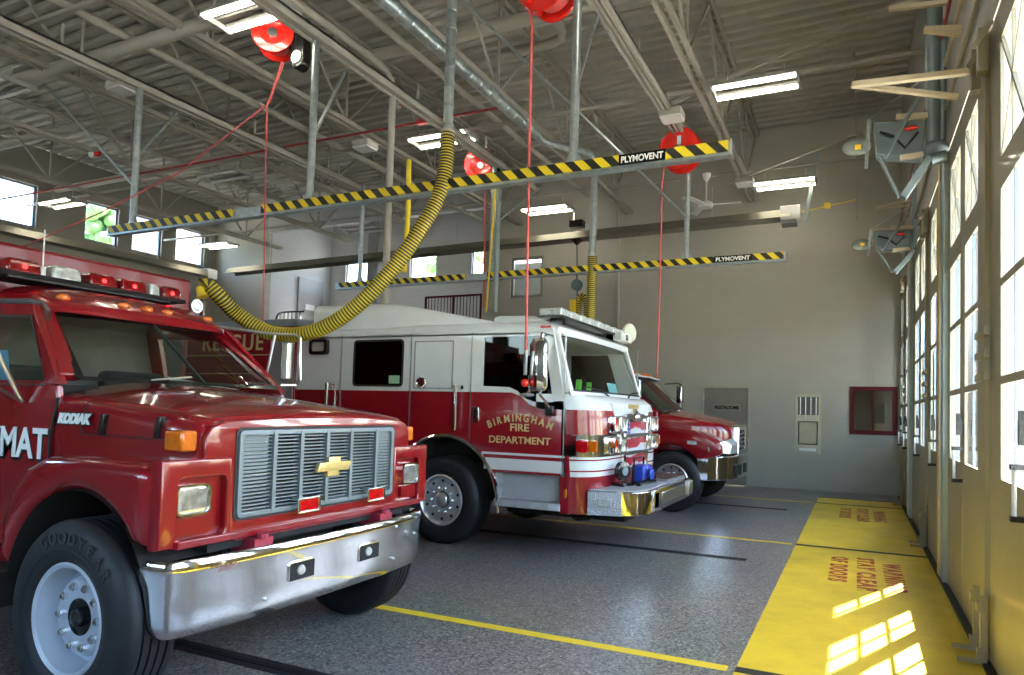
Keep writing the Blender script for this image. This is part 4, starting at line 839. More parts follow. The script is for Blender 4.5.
# lettering
M().text('HAZMAT', .25, (-4.375, YC-cw-.002, 1.26), (1, 0, 0), (0, 0, 1), .003, .006, .95, 'RIGHT').build('lettering', mat('letter_silver', (.8, .84, .84), .4), T)
M().text('HAZMAT', .25, (-4.366, YC-cw-.001, 1.248), (1, 0, 0), (0, 0, 1), .001, .012, .95, 'RIGHT').build('lettering_shadow', blk, T)
kp = at(1, YC-.838, 73, 423)
M().text('KODIAK', .075, (kp.x, YC-.838, kp.z), (1, 0, 0), (0, 0, 1), .003, .005, 1.0, 'CENTER', 0, .3).build('name_badge', MATS['letter_silver'], T)
M().text('KODIAK', .082, (kp.x, YC-.8365, kp.z-.003), (1, 0, 0), (0, 0, 1), .001, .009, .98, 'CENTER', 0, .3).build('badge_shadow', blk, T)
# mirror arms
M().tube([at(1, 2.08, -30, 301), at(1, 2.1, 30, 301), at(1, 2.12, 42, 303), at(1, 2.16, 47, 309), at(1, 2.32, 49, 319)], .015, 8).tube([at(1, 2.26, 22, 402), at(1, 2.12, -4, 350)], .014, 8).tube([at(1, 2.26, 22, 402), at(1, 2.1, -8, 385)], .012, 8).build('mirror_arm', steel, T)
M().tube([at(1, 3.85, 218, 327), at(1, 4.2, 275, 334), at(1, 4.25, 296, 335), at(1, 4.25, 300, 338), at(1, 4.25, 300, 380), at(1, 4.25, 296, 385), at(1, 4.1, 280, 385)], .013, 8).tube([at(1, 4.2, 275, 334), at(1, 4.1, 267, 372), at(1, 3.95, 266, 384)], .012, 8).build('mirror_arm', steel, T)
mq = at(1, 4.18, 286.5, 360)
M().loft([[V((mq.x+a, 4.18+b, mq.z+z)) for a, b in ((.0, -.06), (.04, -.02), (.04, .02), (0, .06), (-.04, .0))] for z in (-.17, -.14, .12, .155)]).build('mirror', chrome, T, .008)
# rescue box behind the cab
bx = M().box(-10.5, -6.0, 1.96, 4.28, .62, 2.80).build('box_body', mat('box_red', (.2, .004, .008), .4, 0, .15, .05), T, .03)
M().box(-5.99, -5.97, 2.05, 4.2, .7, 2.45).build('box_recess', black, bx)
M().box(-10.4, -6.15, 1.945, 1.96, .8, 2.4).build('locker_door', steel, bx)
for y in (2.75, 4.0): M().box(-6.0, -5.965, y-.08, y+.08, 2.6, 2.64).build('marker_light', amber, bx)
# light bar on the roof
rdome = mat('red_dome_lens', (.2, .004, .006), .15, 0, .8, .3, 25)
lb = M().box(-5.45, -5.15, 2.4, 3.5, 2.41, 2.45).loft([[V((-5.3+a, y, 2.425+b)) for a, b in ((-.17, 0), (.17, 0), (.15, .03), (-.15, .03))] for y in (2.28, 3.62)]).build('light_bar', black, T)
for y0, y1, m_, nm in ((2.40, 2.60, rdome, 'red_dome'), (2.66, 2.85, clens, 'clear_dome'), (2.90, 3.10, rdome, 'red_dome'), (3.12, 3.32, rdome, 'red_dome'), (3.34, 3.42, clens, 'clear_dome'), (3.44, 3.60, rdome, 'red_dome')):
    M().loft([[V((-5.3+a*k_, (y0+y1)/2+(b*(y1-y0)/2)*k_, z)) for a, b in ((-.14, -1), (.14, -1), (.14, 1), (-.14, 1))] for z, k_ in ((2.45, 1), (2.52, .95), (2.55, .8))]).build(nm, m_, lb, .015)
    if m_ is rdome: M().ball((-5.17, (y0+y1)/2, 2.495), .018).build('lamp', rlamp, lb)
M().cyl((-5.2, 2.62, 2.42), (-5.2, 2.62, 2.52), .02).cyl((-5.2, 2.62, 2.52), (-5.2, 2.62, 2.78), .005, 6).build('antenna', lampbody, T)
M().lathe([(0, -.05), (.04, -.04), (.055, 0), (.04, .0), (.035, -.01), (0, -.015)], (-5.0, 3.62, 2.40), (1, .1, 0), 20).build('spotlight', steel, T)
M().cyl((-5.03, 3.62, 2.3), (-5.03, 3.62, 2.4), .012).build('spotlight_stem', chrome, T)
M().box(-5.8, -4.47, 2.06, 2.28, .42, .62).build('running_board', black, T)
# ------------------------------------------------------------------ white over red engine
YN, YFs = 6.44, 8.96; YE = (YN+YFs)/2
G = thing('fire_engine', (-4.55, YE, 0), 'white over red cab-forward fire engine lettered for Birmingham, in the middle of the photo', 'fire engine')
wheel(G, -4.55, YN+.2, .52, .52, .36, alloy, -1, 'alloy', .30); wheel(G, -4.55, YFs-.2, .52, .52, .36, chrome, 1, 'alloy', .30)
WC, WZ, WR = -4.50, .50, .74
archp = [(WC+WR*math.cos(math.radians(a)), WZ+(WR+.04)*math.sin(math.radians(a))) for a in range(0, 181, 10)]
win_r = rrect(-5.93, -5.14, 1.86, 2.45, .05, 3)
win_d = [(-4.0, 1.88), (-4.0, 2.45), (-3.22, 2.45), (-3.09, 1.71), (-3.33, 1.71), (-3.43, 1.74), (-3.55, 1.83), (-3.65, 1.87)]
ZR = [(-6.9, 1.81), (-3.62, 1.81), (-3.5, 1.77), (-3.38, 1.68), (-3.25, 1.63), (-2.93, 1.63)]
for s_ in (-1, 1):
    y0 = YN if s_ < 0 else YFs-.04; y1 = y0+.04
    lower = ZR+[(-2.86, .90), (-3.79, .90), (-3.79, .55), (WC+WR, .55)]+archp[1:-1]+[(WC-WR, .55), (-6.9, .55)]
    M().plate([lower], y0, y1, 'Y', .004).build('lower_body_side', dred, G)
    up = list(reversed(ZR))+[(-6.9, 2.57), (-3.12, 2.55)]
    M().plate([up[:], win_r, win_d], y0, y1, 'Y').build('upper_body_side', white, G)
    for a, b in ((win_r, 'rear'), (win_d, 'front')): M().plate([a], (y0+y1)/2-.003, (y0+y1)/2+.003, 'Y').build('side_window', dtint, G)
    yo = y0-.004 if s_ < 0 else y1; ya = yo+.004
    M().plate([win_r, rrect(-5.905, -5.165, 1.885, 2.425, .04, 3)], yo-.003, ya).build('window_seal', black, G)
    # white belt stripes
    M().box(-3.95, -2.94, yo, ya, .93, 1.06).box(-3.98, -2.93, yo, ya, 1.10, 1.125).build('white_stripe', white, G)
    for x in (-6.13, -5.03, -4.16, -2.95): M().box(x-.006, x+.006, yo-.003, ya+.003, .92 if x > -3.7 else (.6 if x < -5.3 else 1.24), 2.52).build('door_gap', steel, G)
    M().tube([(WC+(WR+.01)*math.cos(math.radians(a)), y0 if s_ < 0 else y1, WZ+(WR+.05)*math.sin(math.radians(a))) for a in range(-4, 185, 8)], .026, 8).build('wheel_arch_trim', chrome, G)
    if s_ < 0:
        M().plate([rrect(-4.98, -4.41, 1.84, 2.42, .01, 2), rrect(-4.965, -4.425, 1.855, 2.405, .01, 2)], yo-.004, ya).build('panel_outline', mat('outline_grey', (.3, .31, .33), .4), G)
        for x, z0, z1 in ((-4.335, 1.36, 1.89), (-6.30, 1.35, 1.90)):
            M().cyl((x, yo-.05, z0), (x, yo-.05, z1), .024, 10).cyl((x, yo-.05, z0+.02), (x, yo, z0+.02), .02, 8).cyl((x, yo-.05, z1-.02), (x, yo, z1-.02), .02, 8).build('grab_rail', chrome, G)
        for x in (-4.27, -6.22): M().cyl((x, yo-.02, 1.86), (x, yo, 1.86), .025, 12).build('door_lock', chrome, G)
        M().lathe([(0, .012), (.05, .012), (.065, .02), (.075, .012), (.075, 0), (0, 0)], (-4.86, yo, 1.91), (0, -1, 0), 24).build('filler_cap', chrome, G)
        M().lathe([(0, .016), (.04, .016), (.04, .01), (0, .01)], (-4.86, yo, 1.91), (0, -1, 0), 20).build('cap_centre', maroon, G)
        M().plate([rrect(-4.11, -4.03, 1.45, 1.64, .02)], yo-.02, ya, 'Y', .004).build('door_handle', chrome, G)
        M().box(-4.09, -4.05, yo-.025, yo-.018, 1.5, 1.6).build('handle_grip', blk, G)
        M().plate([rrect(-6.64, -6.34, 2.27, 2.47, .04), rrect(-6.6, -6.38, 2.31, 2.43, .03)], yo-.05, ya, 'Y').build('scene_light', blk, G)
        M().box(-6.6, -6.38, yo-.035, ya, 2.31, 2.43).build('scene_lens', clens, G)
        M().plate([rrect(-5.36, -5.2, 1.9, 2.0, .005)], y0+.0, y0+.008).build('window_sticker', mat('sticker_green', (.35, .6, .4), .6), G)
        M().ball((-3.42, yo, 1.785), .1, .012, .022).build('door_pull', steel, G)
        M().box(-3.26, -3.14, yo-.02, ya, 2.535, 2.56).build('marker_light', rlens, G)
        M().ball((-2.91, yo, .72), .022, .012, .055).build('side_marker', amber, G)
        # steps
        M().box(-3.79, -2.97, YN+.12, YN+.14, .60, .90).box(-3.79, -3.77, YN, YN+.14, .60, .90).build('step_well', plate_m, G)
        M().box(-3.80, -2.97, YN-.02, YN+.14, .52, .60).build('step', plate_m, G, .008)
        M().box(-3.10, -2.97, YN-.024, YN-.018, .53, .59).build('step_lamp', paper, G)
        # mirror
        M().loft([[V((-3.15+a*k_, YN-.26+b*k_, z)) for a, b in ((-.10, -.03), (.0, -.075), (.10, -.03), (.10, .05), (-.10, .05))] for z, k_ in ((1.82, .75), (1.87, 1), (2.32, 1), (2.39, .75))]).build('mirror', chrome, G, .02)
        M().tube([(-3.13, YN-.24, 1.83), (-3.12, YN-.26, 1.78), (-3.11, YN-.15, 1.72), (-3.1, YN-.05, 1.64)], .018, 8).tube([(-3.13, YN-.24, 2.37), (-3.13, YN-.24, 2.44), (-3.12, YN, 2.44)], .02, 8).build('mirror_arm', chrome, G)
        M().box(-3.16, -3.06, YN-.06, YN, 1.56, 1.67).build('mirror_mount', blk, G, .01)
# arched lettering
mm = M(); s_txt = 'BIRMINGHAM'; R_ = .95; cx, cz = -3.50, 1.485-R_
tot = .86; wds = dict(I=.45, M=1.25, B=1, R=1, N=1.1, G=1.1, H=1.1, A=1.05); ws = [wds[c] for c in s_txt]; S = sum(ws); acc = 0
for c, w_ in zip(s_txt, ws):
    a = (acc+w_/2-S/2)/S*tot/R_; acc += w_
    mm.text(c, .118, (cx+R_*math.sin(a), YN-.003, cz+R_*math.cos(a)), (math.cos(a), 0, -math.sin(a)), (math.sin(a), 0, math.cos(a)), .002, .0025, .86)
mm.text('FIRE', .118, (-3.50, YN-.003, 1.375), (1, 0, 0), (0, 0, 1), .002, .002, 1.15)
mm.text('DEPARTMENT', .112, (-3.50, YN-.003, 1.235), (1, 0, 0), (0, 0, 1), .002, .002, 1.12); mm.build('lettering', gold, G)
# front: rounded mask, lofted rings in plan
def mask(z, x, inset=0, r=.32, x0=-2.98):
    P = [(x0, YN+inset), (x-r, YN+inset)]+[(x-r+r*math.sin(q), YN+inset+r-r*math.cos(q)) for q in [i*math.pi/16 for i in range(1, 8)]]
    P += [(x+.02, YN+inset+r+.15)]
    P2 = [(a, 2*YE-b) for a, b in reversed(P)]; return [V((a, b, z)) for a, b in P+P2]
def msk(zs, m, nm, off=0): return M().loft([[p for p in mask(z, x+off)] for z, x in zs], True).build(nm, m, G, 0, None, 40)
msk([(.50, -2.60), (.90, -2.60)], dred, 'front_skirt'); msk([(.901, -2.605), (.93, -2.60), (.93, -2.6), (1.10, -2.60)], white, 'front_band')
msk([(.955, -2.594), (.97, -2.594)], dred, 'red_pinstripe'); msk([(1.075, -2.594), (1.09, -2.594)], dred, 'red_pinstripe')
msk([(1.10, -2.60), (1.115, -2.60)], white, 'front_band_top')
msk([(1.116, -2.59), (1.36, -2.59)], chrome, 'chrome_band'); msk([(1.361, -2.60), (1.63, -2.62)], dred, 'red_band')
def mk2(z, x, ins): return mask(z, x, ins, .30, -3.3)
M().loft([mk2(1.631, -2.625, 0), mk2(1.72, -2.66, 0), mk2(1.80, -2.76, .005)]).build('white_cowl', white, G, 0, None, 40)
cpts = [(-2.56, YE-.66, 1.631), (-2.56, YE-.50, 1.50), (-2.56, YE+.50, 1.50), (-2.56, YE+.66, 1.631)]
M().plate([[(YE-.72, 1.72), (YE-.66, 1.6), (YE-.56, 1.49), (YE+.56, 1.49), (YE+.66, 1.6), (YE+.72, 1.72)]], -2.66, -2.585, 'X').build('cowl_centre', white, G)
M().text('BIRMINGHAM', .075, (-2.578, YE+.02, 1.665), (0, 1, 0), (0, 0, 1), .002, .003, .9).build('front_lettering', gold, G)
for y in (YN+.25, YN+.45): pass
# windscreen frame + glass
def wp(u, v, o=0):
    hw_ = 1.24-.05*v; x = -2.80-.27*v-.10*abs(u)**3; return V((x+o, YE+u*hw_, 1.80+.72*v))
U = [-1+2*i/14 for i in range(15)]
mm = M()
for (u0, u1, v0, v1) in ((-1, 1, -.02, .06), (-1, 1, .93, 1.04), (-1, -.945, .0, 1), (.945, 1, 0, 1)):
    n = 14; a = [wp(u0+(u1-u0)*i/n, v0, .015) for i in range(n+1)]; b = [wp(u0+(u1-u0)*i/n, v1, .015) for i in range(n+1)]
    a2 = [p-V((.05, 0, 0)) for p in a]; b2 = [p-V((.05, 0, 0)) for p in b]; mm.loft([a, b, b2, a2], False, 0, False)
mm.build('windshield_frame', white, G)
mm = M()
for (u0, u1, v0, v1) in ((-.95, .95, .05, .08), (-.95, .95, .91, .94), (-.955, -.93, .05, .94), (.93, .955, .05, .94)):
    n = 14; a = [wp(u0+(u1-u0)*i/n, v0, .018) for i in range(n+1)]; b = [wp(u0+(u1-u0)*i/n, v1, .018) for i in range(n+1)]; mm.loft([a, b], False, 0, False)
mm.build('windshield_seal', black, G)
M().loft([[wp(-.94+1.88*i/14, v) for i in range(15)] for v in (.06, .5, .93)], False, 0, False).build('windshield', tint, G)
for s_ in (-1, 1):
    M().beam(wp(s_*.97, 0)+V((-.13, s_*.01, 0)), wp(s_*.97, 1)+V((-.08, s_*.01, 0)), .30, .06, 0, (0, 1, 0)).build('corner_pillar', white, G, .01)
    M().tube([wp(s_*.25, -.02, .03), wp(s_*.45, .1, .04), wp(s_*.8, .13, .04)], .01, 6).build('wiper', blk, G)
# roof
def rring(x, z, hw_, r=.14, zb=None):
    P = [(-hw_, z-r-.02 if zb is None else zb), (-hw_, z-r)]+[(-hw_+r-r*math.cos(q), z-r+r*math.sin(q)) for q in [i*math.pi/10 for i in range(1, 5)]]+[(-hw_+r+.02, z)]
    return [V((x, YE+a, b)) for a, b in P+[(-a, b) for a, b in reversed(P)]]
M().loft([rring(-3.08, 2.56, 1.20, .05), rring(-3.14, 2.61, 1.23), rring(-3.4, 2.63, 1.26), rring(-6.9, 2.64, 1.26)]).build('roof', white, G, 0, None, 45)
M().loft([rring(-3.98, 2.66, 1.00, .03, 2.58), rring(-4.15, 2.69, 1.10, .05, 2.58), rring(-5.15, 2.88, 1.18, .12, 2.58), rring(-5.4, 2.92, 1.21, .13, 2.58), rring(-5.7, 2.94, 1.21, .13, 2.58), rring(-6.68, 2.95, 1.21, .12, 2.58)]).build('raised_roof', white, G, 0, None, 40)
M().loft([rring(-3.3, 2.64, .90, .01, 2.6), rring(-3.55, 2.735, .95, .05, 2.6), rring(-4.0, 2.75, .95, .05, 2.6), rring(-4.06, 2.74, .95, .05, 2.6)]).build('roof_vent', white, G, .01)
# cab interior
M().box(-6.8, -2.95, YN+.25, YFs-.25, .6, .95).build('cab_floor', dark, G)
M().box(-5.0, -4.9, YN+.05, YFs-.05, .95, 2.5).build('bulkhead', dark, G)
M().loft([[V((-2.98, YN+.2, 1.76)), V((-2.98, YFs-.2, 1.76)), V((-3.15, YFs-.1, 1.74)), V((-3.15, YN+.1, 1.74))], [V((-2.98, YN+.2, 1.0)), V((-2.98, YFs-.2, 1.0)), V((-3.1, YFs-.1, 1.0)), V((-3.1, YN+.1, 1.0))]]).build('dashboard', seatm, G)
for y in (YN+.5, YFs-.5): M().box(-4.1, -3.95, y-.25, y+.25, 1.1, 2.15).box(-4.1, -3.6, y-.25, y+.25, 1.0, 1.2).build('seat', seatm, G, .04)
M().box(-4.2, -3.3, YE-.45, YE+.45, .95, 1.65).build('engine_cover', seatm, G, .05)
M().loft([[V((-3.6, YN+.3, 1.55)), V((-3.2, YN+.2, 1.66)), V((-3.15, YN+.5, 1.6)), V((-3.5, YN+.6, 1.5))], [V((-3.5, YN+.32, 1.8)), V((-3.3, YN+.25, 1.88)), V((-3.25, YN+.4, 1.84)), V((-3.45, YN+.5, 1.8))]]).build('turnout_coat', hiviz, G, .03)
for k, (y, z) in enumerate(((YN+.45, 1.86), (YN+.6, 1.9), (YN+.75, 1.84))): M().beam((-2.95, y-.1, 1.8), (-3.02, y+.1, z+.12), .07, .04).build('coat_fold', [hiviz, blk, hiviz][k], G, .01)
M().add([V((-3.0, YE+.3, 1.82)), V((-3.0, YE+.65, 1.82)), V((-3.06, YE+.65, 2.0)), V((-3.06, YE+.3, 2.0))], [(0, 1, 2, 3)]).build('sun_card', mat('card_cyan', (.25, .6, .7), .5), G)
M().ball((-3.8, YN+.35, 2.2), .12).build('headset', blk, G)
# grille with wavy stripes and chrome bars, light modules
gr = M().box(-2.60, -2.555, YE-.42, YE+.42, .93, 1.56).build('grille', flag_m, G)
M().box(-2.557, -2.55, YE-.40, YE-.18, 1.36, 1.53).build('star_field', mat('star_blue', (.03, .07, .3), .4), gr)
mm = M()
for i in range(3):
    for j in range(3): mm.plate([[(YE-.36+j*.07+.016*math.cos(math.radians(90+36*k))*(1 if k % 2 == 0 else .45), 1.39+i*.05+.016*math.sin(math.radians(90+36*k))*(1 if k % 2 == 0 else .45)) for k in range(10)]], -2.55, -2.547, 'X')
mm.build('stars', paper, gr)
for z in (1.56, 1.34, 1.13, .93): M().box(-2.56, -2.51, YE-.46, YE+.46, z-.022, z+.022).build('grille_bar', chrome, gr, .006)
for y in (YE-.44, YE+.44): M().box(-2.57, -2.52, y-.03, y+.03, .93, 1.58).build('grille_post', chrome, gr, .006)
M().plate([[(YE-.4, 1.50), (YE-.3, 1.60), (YE-.12, 1.60), (YE, 1.66), (YE+.12, 1.60), (YE+.3, 1.60), (YE+.4, 1.50)]], -2.60, -2.53, 'X', .006).build('grille_crown', chrome, gr)
M().ball((-2.51, YE, 1.56), .03, .09, .06).build('siren', steel, gr)
for s_ in (-1, 1):
    for z in (1.47, 1.235):
        for (o1, o2, m_, xx) in ((.46, .68, clens, -2.49), (.70, .86, rlens, -2.50)):
            a, b = sorted((YE+s_*o1, YE+s_*o2)); f_ = M().plate([rrect(a, b, z-.10, z+.10, .02), rrect(a+.025, b-.025, z-.075, z+.075, .01)], -2.62, xx, 'X', .005).build('light_module', chrome, G)
            M().box(-2.6, xx-.02, a+.025, b-.025, z-.075, z+.075).build('lens', m_, f_)
    y = YN-.0 if s_ < 0 else YFs
    M().box(-2.96, -2.80, y-.004, y+.004, 1.13, 1.35).build('chrome_side', chrome, G)
    M().plate([rrect(-2.80, -2.66, 1.17, 1.31, .04)], y-.010, y+.010, 'Y', .006).build('side_flasher', rlens, G)
    M().box(-2.72, -2.58, y-.018+(.06 if s_ < 0 else -.06), y+.018+(.06 if s_ < 0 else -.06), 1.18, 1.30).build('side_signal', amber, G)
# front bumper extension
M().loft([[V((x, y, z)) for x, y in ((-2.66, YN+.05), (-2.30, YN+.14), (-2.16, YN+.24), (-2.09, YN+.42), (-2.08, YFs-.42), (-2.15, YFs-.24), (-2.3, YFs-.14), (-2.66, YFs-.05))] for z in (.50, .76)]).build('bumper', chrome, G, .012)
M().plate([[(-2.66, YN+.06), (-2.30, YN+.15), (-2.17, YN+.25), (-2.11, YN+.43), (-2.11, YFs-.43), (-2.17, YFs-.25), (-2.3, YFs-.15), (-2.66, YFs-.06)]], .765, .775, 'Z').build('bumper_deck', plate_m, G)
M().loft([[V((-2.665, YN+.042, z)), V((-2.31, YN+.13, z)), V((-2.31, YN+.16, z)), V((-2.665, YN+.07, z))] for z in (.505, .755)]).build('bumper_side', plate_m, G)
M().beam((-2.55, YN+.062, .64), (-2.42, YN+.096, .64), .02, .08).build('side_lamp', clens, G, .004)
M().box(-2.095, -2.06, YE-.75, YE+.95, .52, .76).build('bumper_tray', chrome, G, .01)
M().box(-2.10, -2.055, YE-.45, YE+.6, .57, .71).build('tray_face', steel, G, .01)
M().box(-2.09, -2.03, YFs-.5, YFs-.3, .55, .73).build('hose_port', steel, G, .01)
M().box(-2.09, -2.06, YE-.72, YE-.55, .55, .73).build('tow_port', blk, G, .01)
M().box(-2.55, -2.15, YE+.1, YE+1.0, .775, .80).build('tray_lid', steel, G, .005)
M().box(-3.9, -2.4, YN+.5, YFs-.5, .38, .52).box(-6.8, -3.6, YN+.45, YN+.6, .5, .9).beam((-4.55, YN+.3, .52), (-4.55, YFs-.3, .52), .16).build('chassis', dark, G)
M().plate([[(WC-.72, .55)]+[(WC+.72*math.cos(math.radians(a)), .5+.74*math.sin(math.radians(a))) for a in range(180, -1, -15)]+[(WC+.72, .55)]], YN+.42, YN+.46).build('wheel_well', dark, G)
M().tube([(-3.0, YN+.25, .48), (-2.9, YN+.3, .40), (-2.8, YN+.4, .40), (-2.7, YN+.5, .46)], .02, 8).build('tow_eye', blk, G)
# roof light bar
lb = M().loft([[V((-3.22+a, y, 2.67+b)) for a, b in ((-.15, 0), (.15, 0), (.15, .03), (-.15, .03))] for y in (YN+.12, YFs-.12)]).box(-3.3, -3.15, YN+.3, YN+.4, 2.6, 2.67).box(-3.3, -3.15, YFs-.4, YFs-.3, 2.6, 2.67).build('light_bar', blk, G)
n_ = 8
for k in range(n_):
    a = YN+.13+(YFs-YN-.26)*k/n_; b = a+(YFs-YN-.26)/n_-.02
    M().box(-3.365, -3.08, a, b, 2.69, 2.785).build('clear_dome', clens, lb, .015)
M().box(-3.1, -2.98, YFs-.65, YFs-.2, 2.60, 2.72).build('number_box', lampbody, G, .01)
M().text('53', .1, (-2.975, YFs-.42, 2.625), (0, 1, 0), (0, 0, 1), .002, .003).build('number_lettering', blk, G)
M().lathe([(0, .03), (.12, .02), (.14, 0), (.1, -.06), (0, -.08)], (-3.05, YFs-.1, 2.77), (1, -.5, 0), 24).build('spotlight', mat('cream', (.5, .5, .36), .4), G)
# pump panel shutter and rescue body behind the cab
bd = M().box(-12.5, -6.92, YN+.0, YFs, .6, 2.66).build('rear_body', dred, G, .01)
M().box(-12.5, -6.92, YN-.01, YFs+.01, 2.66, 2.76).build('drip_rail', steel, bd)
M().box(-7.38, -6.95, YN-.012, YN, .7, 2.62).build('roller_shutter', shutter_m, bd)
for z in (2.02, 2.28): M().box(-9.4, -7.4, YN-.006, YN, z-.006, z+.006).build('gold_line', gold, bd)
ra, rb, rt = at(1, YN, 203, 351), at(1, YN, 263, 351), at(1, YN, 232, 335)
mm = M().text('RESCUE', (rt.z-ra.z)/.68, (0, YN-.004, ra.z), (1, 0, 0), (0, 0, 1), .003, .003, 1, 'LEFT', 0, 0, 1.15)
xs = [p.x for p in mm.v]; kx = (rb.x-ra.x)/(max(xs)-min(xs))
for p in mm.v: p.x = ra.x+(p.x-min(xs))*kx
mm.build('lettering', gold, bd)
# ---- things lying on the bumper
t = thing('portable_light', (-2.38, YE-.35, .80), 'bright blue portable unit with black round lamp sitting on the engine bumper', 'portable light')
M().loft([[V((-2.36+a*.10, YE-.28+b*.13, .80+z)) for a, b in ((-1, -.7), (-.6, -1), (.6, -1), (1, -.7), (1, .7), (.6, 1), (-.6, 1), (-1, .7))] for z in (.0, .10, .2)]).cyl((-2.24, YE-.34, .9), (-2.2, YE-.34, .9), .07, 16).build('blue_case', bluem, t, .02)
M().lathe([(0, -.04), (.07, -.04), (.105, -.03), (.105, .03), (.07, .04), (0, .04)], (-2.45, YE-.72, .95), (1, -.4, 0), 24).build('round_lamp', blk, t)
M().lathe([(0, .042), (.05, .042), (.05, .046), (0, .046)], (-2.45, YE-.72, .95), (1, -.4, 0), 20).build('lamp_face', opgrey, t)
M().beam((-2.5, YE-.75, .79), (-2.3, YE-.1, .79), .16, .05).tube([(-2.4, YE-.45, .8), (-2.4, YE-.47, 1.08), (-2.4, YE-.1, 1.08), (-2.4, YE-.08, .8)], .012, 8).beam((-2.3, YE-.6, .8), (-2.25, YE-.1, .86), .05).build('frame', blk, t)
# ------------------------------------------------------------------ third truck
Y3 = 11.65
K = thing('ambulance_truck', (-2.87, Y3, 0), 'red conventional-hood truck with chrome grille and bumper, farthest vehicle partly behind the engine', 'fire truck')
K.name = 'rescue_truck'
wheel(K, -2.81, 10.54, .5, .5, .28, alloy, -1, 'alloy', .29); wheel(K, -2.81, 12.76, .5, .5, .28, chrome, 1, 'alloy', .29)
def h3(x, zs, zc, w, z0=1.0, r=.14):
    P = [(-w, z0), (-w, zs-r)]+[(-w+r-r*math.cos(q), zs-r+r*math.sin(q)) for q in [i*math.pi/12 for i in range(1, 6)]]
    top = [(-w+r+(w-r)*2*i/10, zs+(zc-zs)*(1-(2*i/10-1)**2)) for i in range(11)]; P = P+top+[(-a, b) for a, b in reversed(P)]
    return [V((x, Y3+a, b)) for a, b in P]
M().loft([h3(-1.93, 1.36, 1.40, .42, 1.0), h3(-2.0, 1.43, 1.48, .55), h3(-2.2, 1.49, 1.55, .75), h3(-2.6, 1.55, 1.62, .88), h3(-3.12, 1.62, 1.70, .95)]).build('hood', red, K, 0, None, 55)
for s_ in (-1, 1):
    y0, y1 = sorted((Y3+s_*.60, Y3+s_*1.22))
    lp = [(-2.0, .98), (-2.0, 1.1), (-2.1, 1.22), (-2.3, 1.31), (-2.7, 1.38), (-3.3, 1.40), (-3.45, 1.3), (-3.5, .75), (-3.45, .7)]+[(-2.87+.58*math.cos(math.radians(a)), .5+.6*math.sin(math.radians(a))) for a in range(165, 35, -10)]+[(-2.38, .85), (-2.2, .9)]
    M().plate([lp], y0, y1, 'Y', .06).build('fender', red, K, 0, None, 50)
    a, b = sorted((Y3+s_*.62, Y3+s_*1.18))
    M().loft([[V((-2.22, Y3+s_*1.235, 1.10)), V((-2.2, Y3+s_*1.235, 1.0)), V((-1.9, Y3+s_*.95, .97)), V((-1.88, Y3+s_*.92, 1.12)), V((-1.98, Y3+s_*1.0, 1.2))], [V((-2.2, Y3+s_*1.1, 1.10)), V((-2.15, Y3+s_*1.1, 1.0)), V((-1.86, Y3+s_*.6, .97)), V((-1.84, Y3+s_*.6, 1.13)), V((-1.9, Y3+s_*.65, 1.24))]]).build('headlight', clens, K, .015)
    M().box(-2.55, -2.4, min(Y3+s_*1.215, Y3+s_*1.23), max(Y3+s_*1.215, Y3+s_*1.23), 1.12, 1.18).build('side_marker', clens, K)
    M().plate([[(-3.4, .55), (-2.3, .55), (-2.3, 1.0), (-3.4, 1.0)]], *sorted((Y3+s_*.55, Y3+s_*.6))).build('wheel_well', dark, K)
g3 = M().plate([[(Y3-.44, .95), (Y3+.44, .95), (Y3+.40, 1.40), (Y3+.3, 1.45), (Y3-.3, 1.45), (Y3-.40, 1.40)], [(Y3-.36, 1.02), (Y3+.36, 1.02), (Y3+.32, 1.36), (Y3-.32, 1.36)]], -2.0, -1.85, 'X', .02).build('grille', chrome, K)
M().box(-1.95, -1.92, Y3-.36, Y3+.36, 1.02, 1.37).build('grille_mesh', dark, g3)
for z in (1.08, 1.15, 1.22, 1.29): M().box(-1.93, -1.87, Y3-.35, Y3+.35, z-.012, z+.012).build('grille_bar', chrome, g3)
M().loft([[V((x, Y3+y, z)) for x, y in ((-2.4, -1.22), (-2.22, -1.2), (-2.0, -1.0), (-1.86, -.7), (-1.80, 0), (-1.86, .7), (-2.0, 1.0), (-2.22, 1.2), (-2.4, 1.22))] for z in (.54, .59, .90, .94)]).build('bumper', chrome, K, .02)
for y in (-.55, .0): M().box(-1.86, -1.80, Y3+y-.13, Y3+y+.13, .62, .78).build('bumper_pocket', dark, K)
cabm = M().loft([[V((x, Y3+y, z)) for y, z in ((-1.0, .7), (-1.0, 1.66), (1.0, 1.66), (1.0, .7))] for x in (-3.13, -5.2)]).build('cab_body', red, K, .03)
def w3(u, v, o=0): return V((-3.0-.62*v-.12*abs(u)**2+o, Y3+u*(.95-.1*v), 1.67+.60*v))
M().loft([[w3(-.93+1.86*i/10, v) for i in range(11)] for v in (.03, .95)], False, 0, False).build('windshield', ktint, K)
mm = M()
for (u0, u1, v0, v1) in ((-1, 1, -.03, .04), (-1, 1, .93, 1.02), (-1, -.92, 0, 1), (.92, 1, 0, 1)):
    a = [w3(u0+(u1-u0)*i/10, v0, .01) for i in range(11)]; b = [w3(u0+(u1-u0)*i/10, v1, .01) for i in range(11)]; mm.loft([a, b, [p-V((.05, 0, 0)) for p in b], [p-V((.05, 0, 0)) for p in a]], False, 0, False)
mm.build('windshield_frame', black, K)
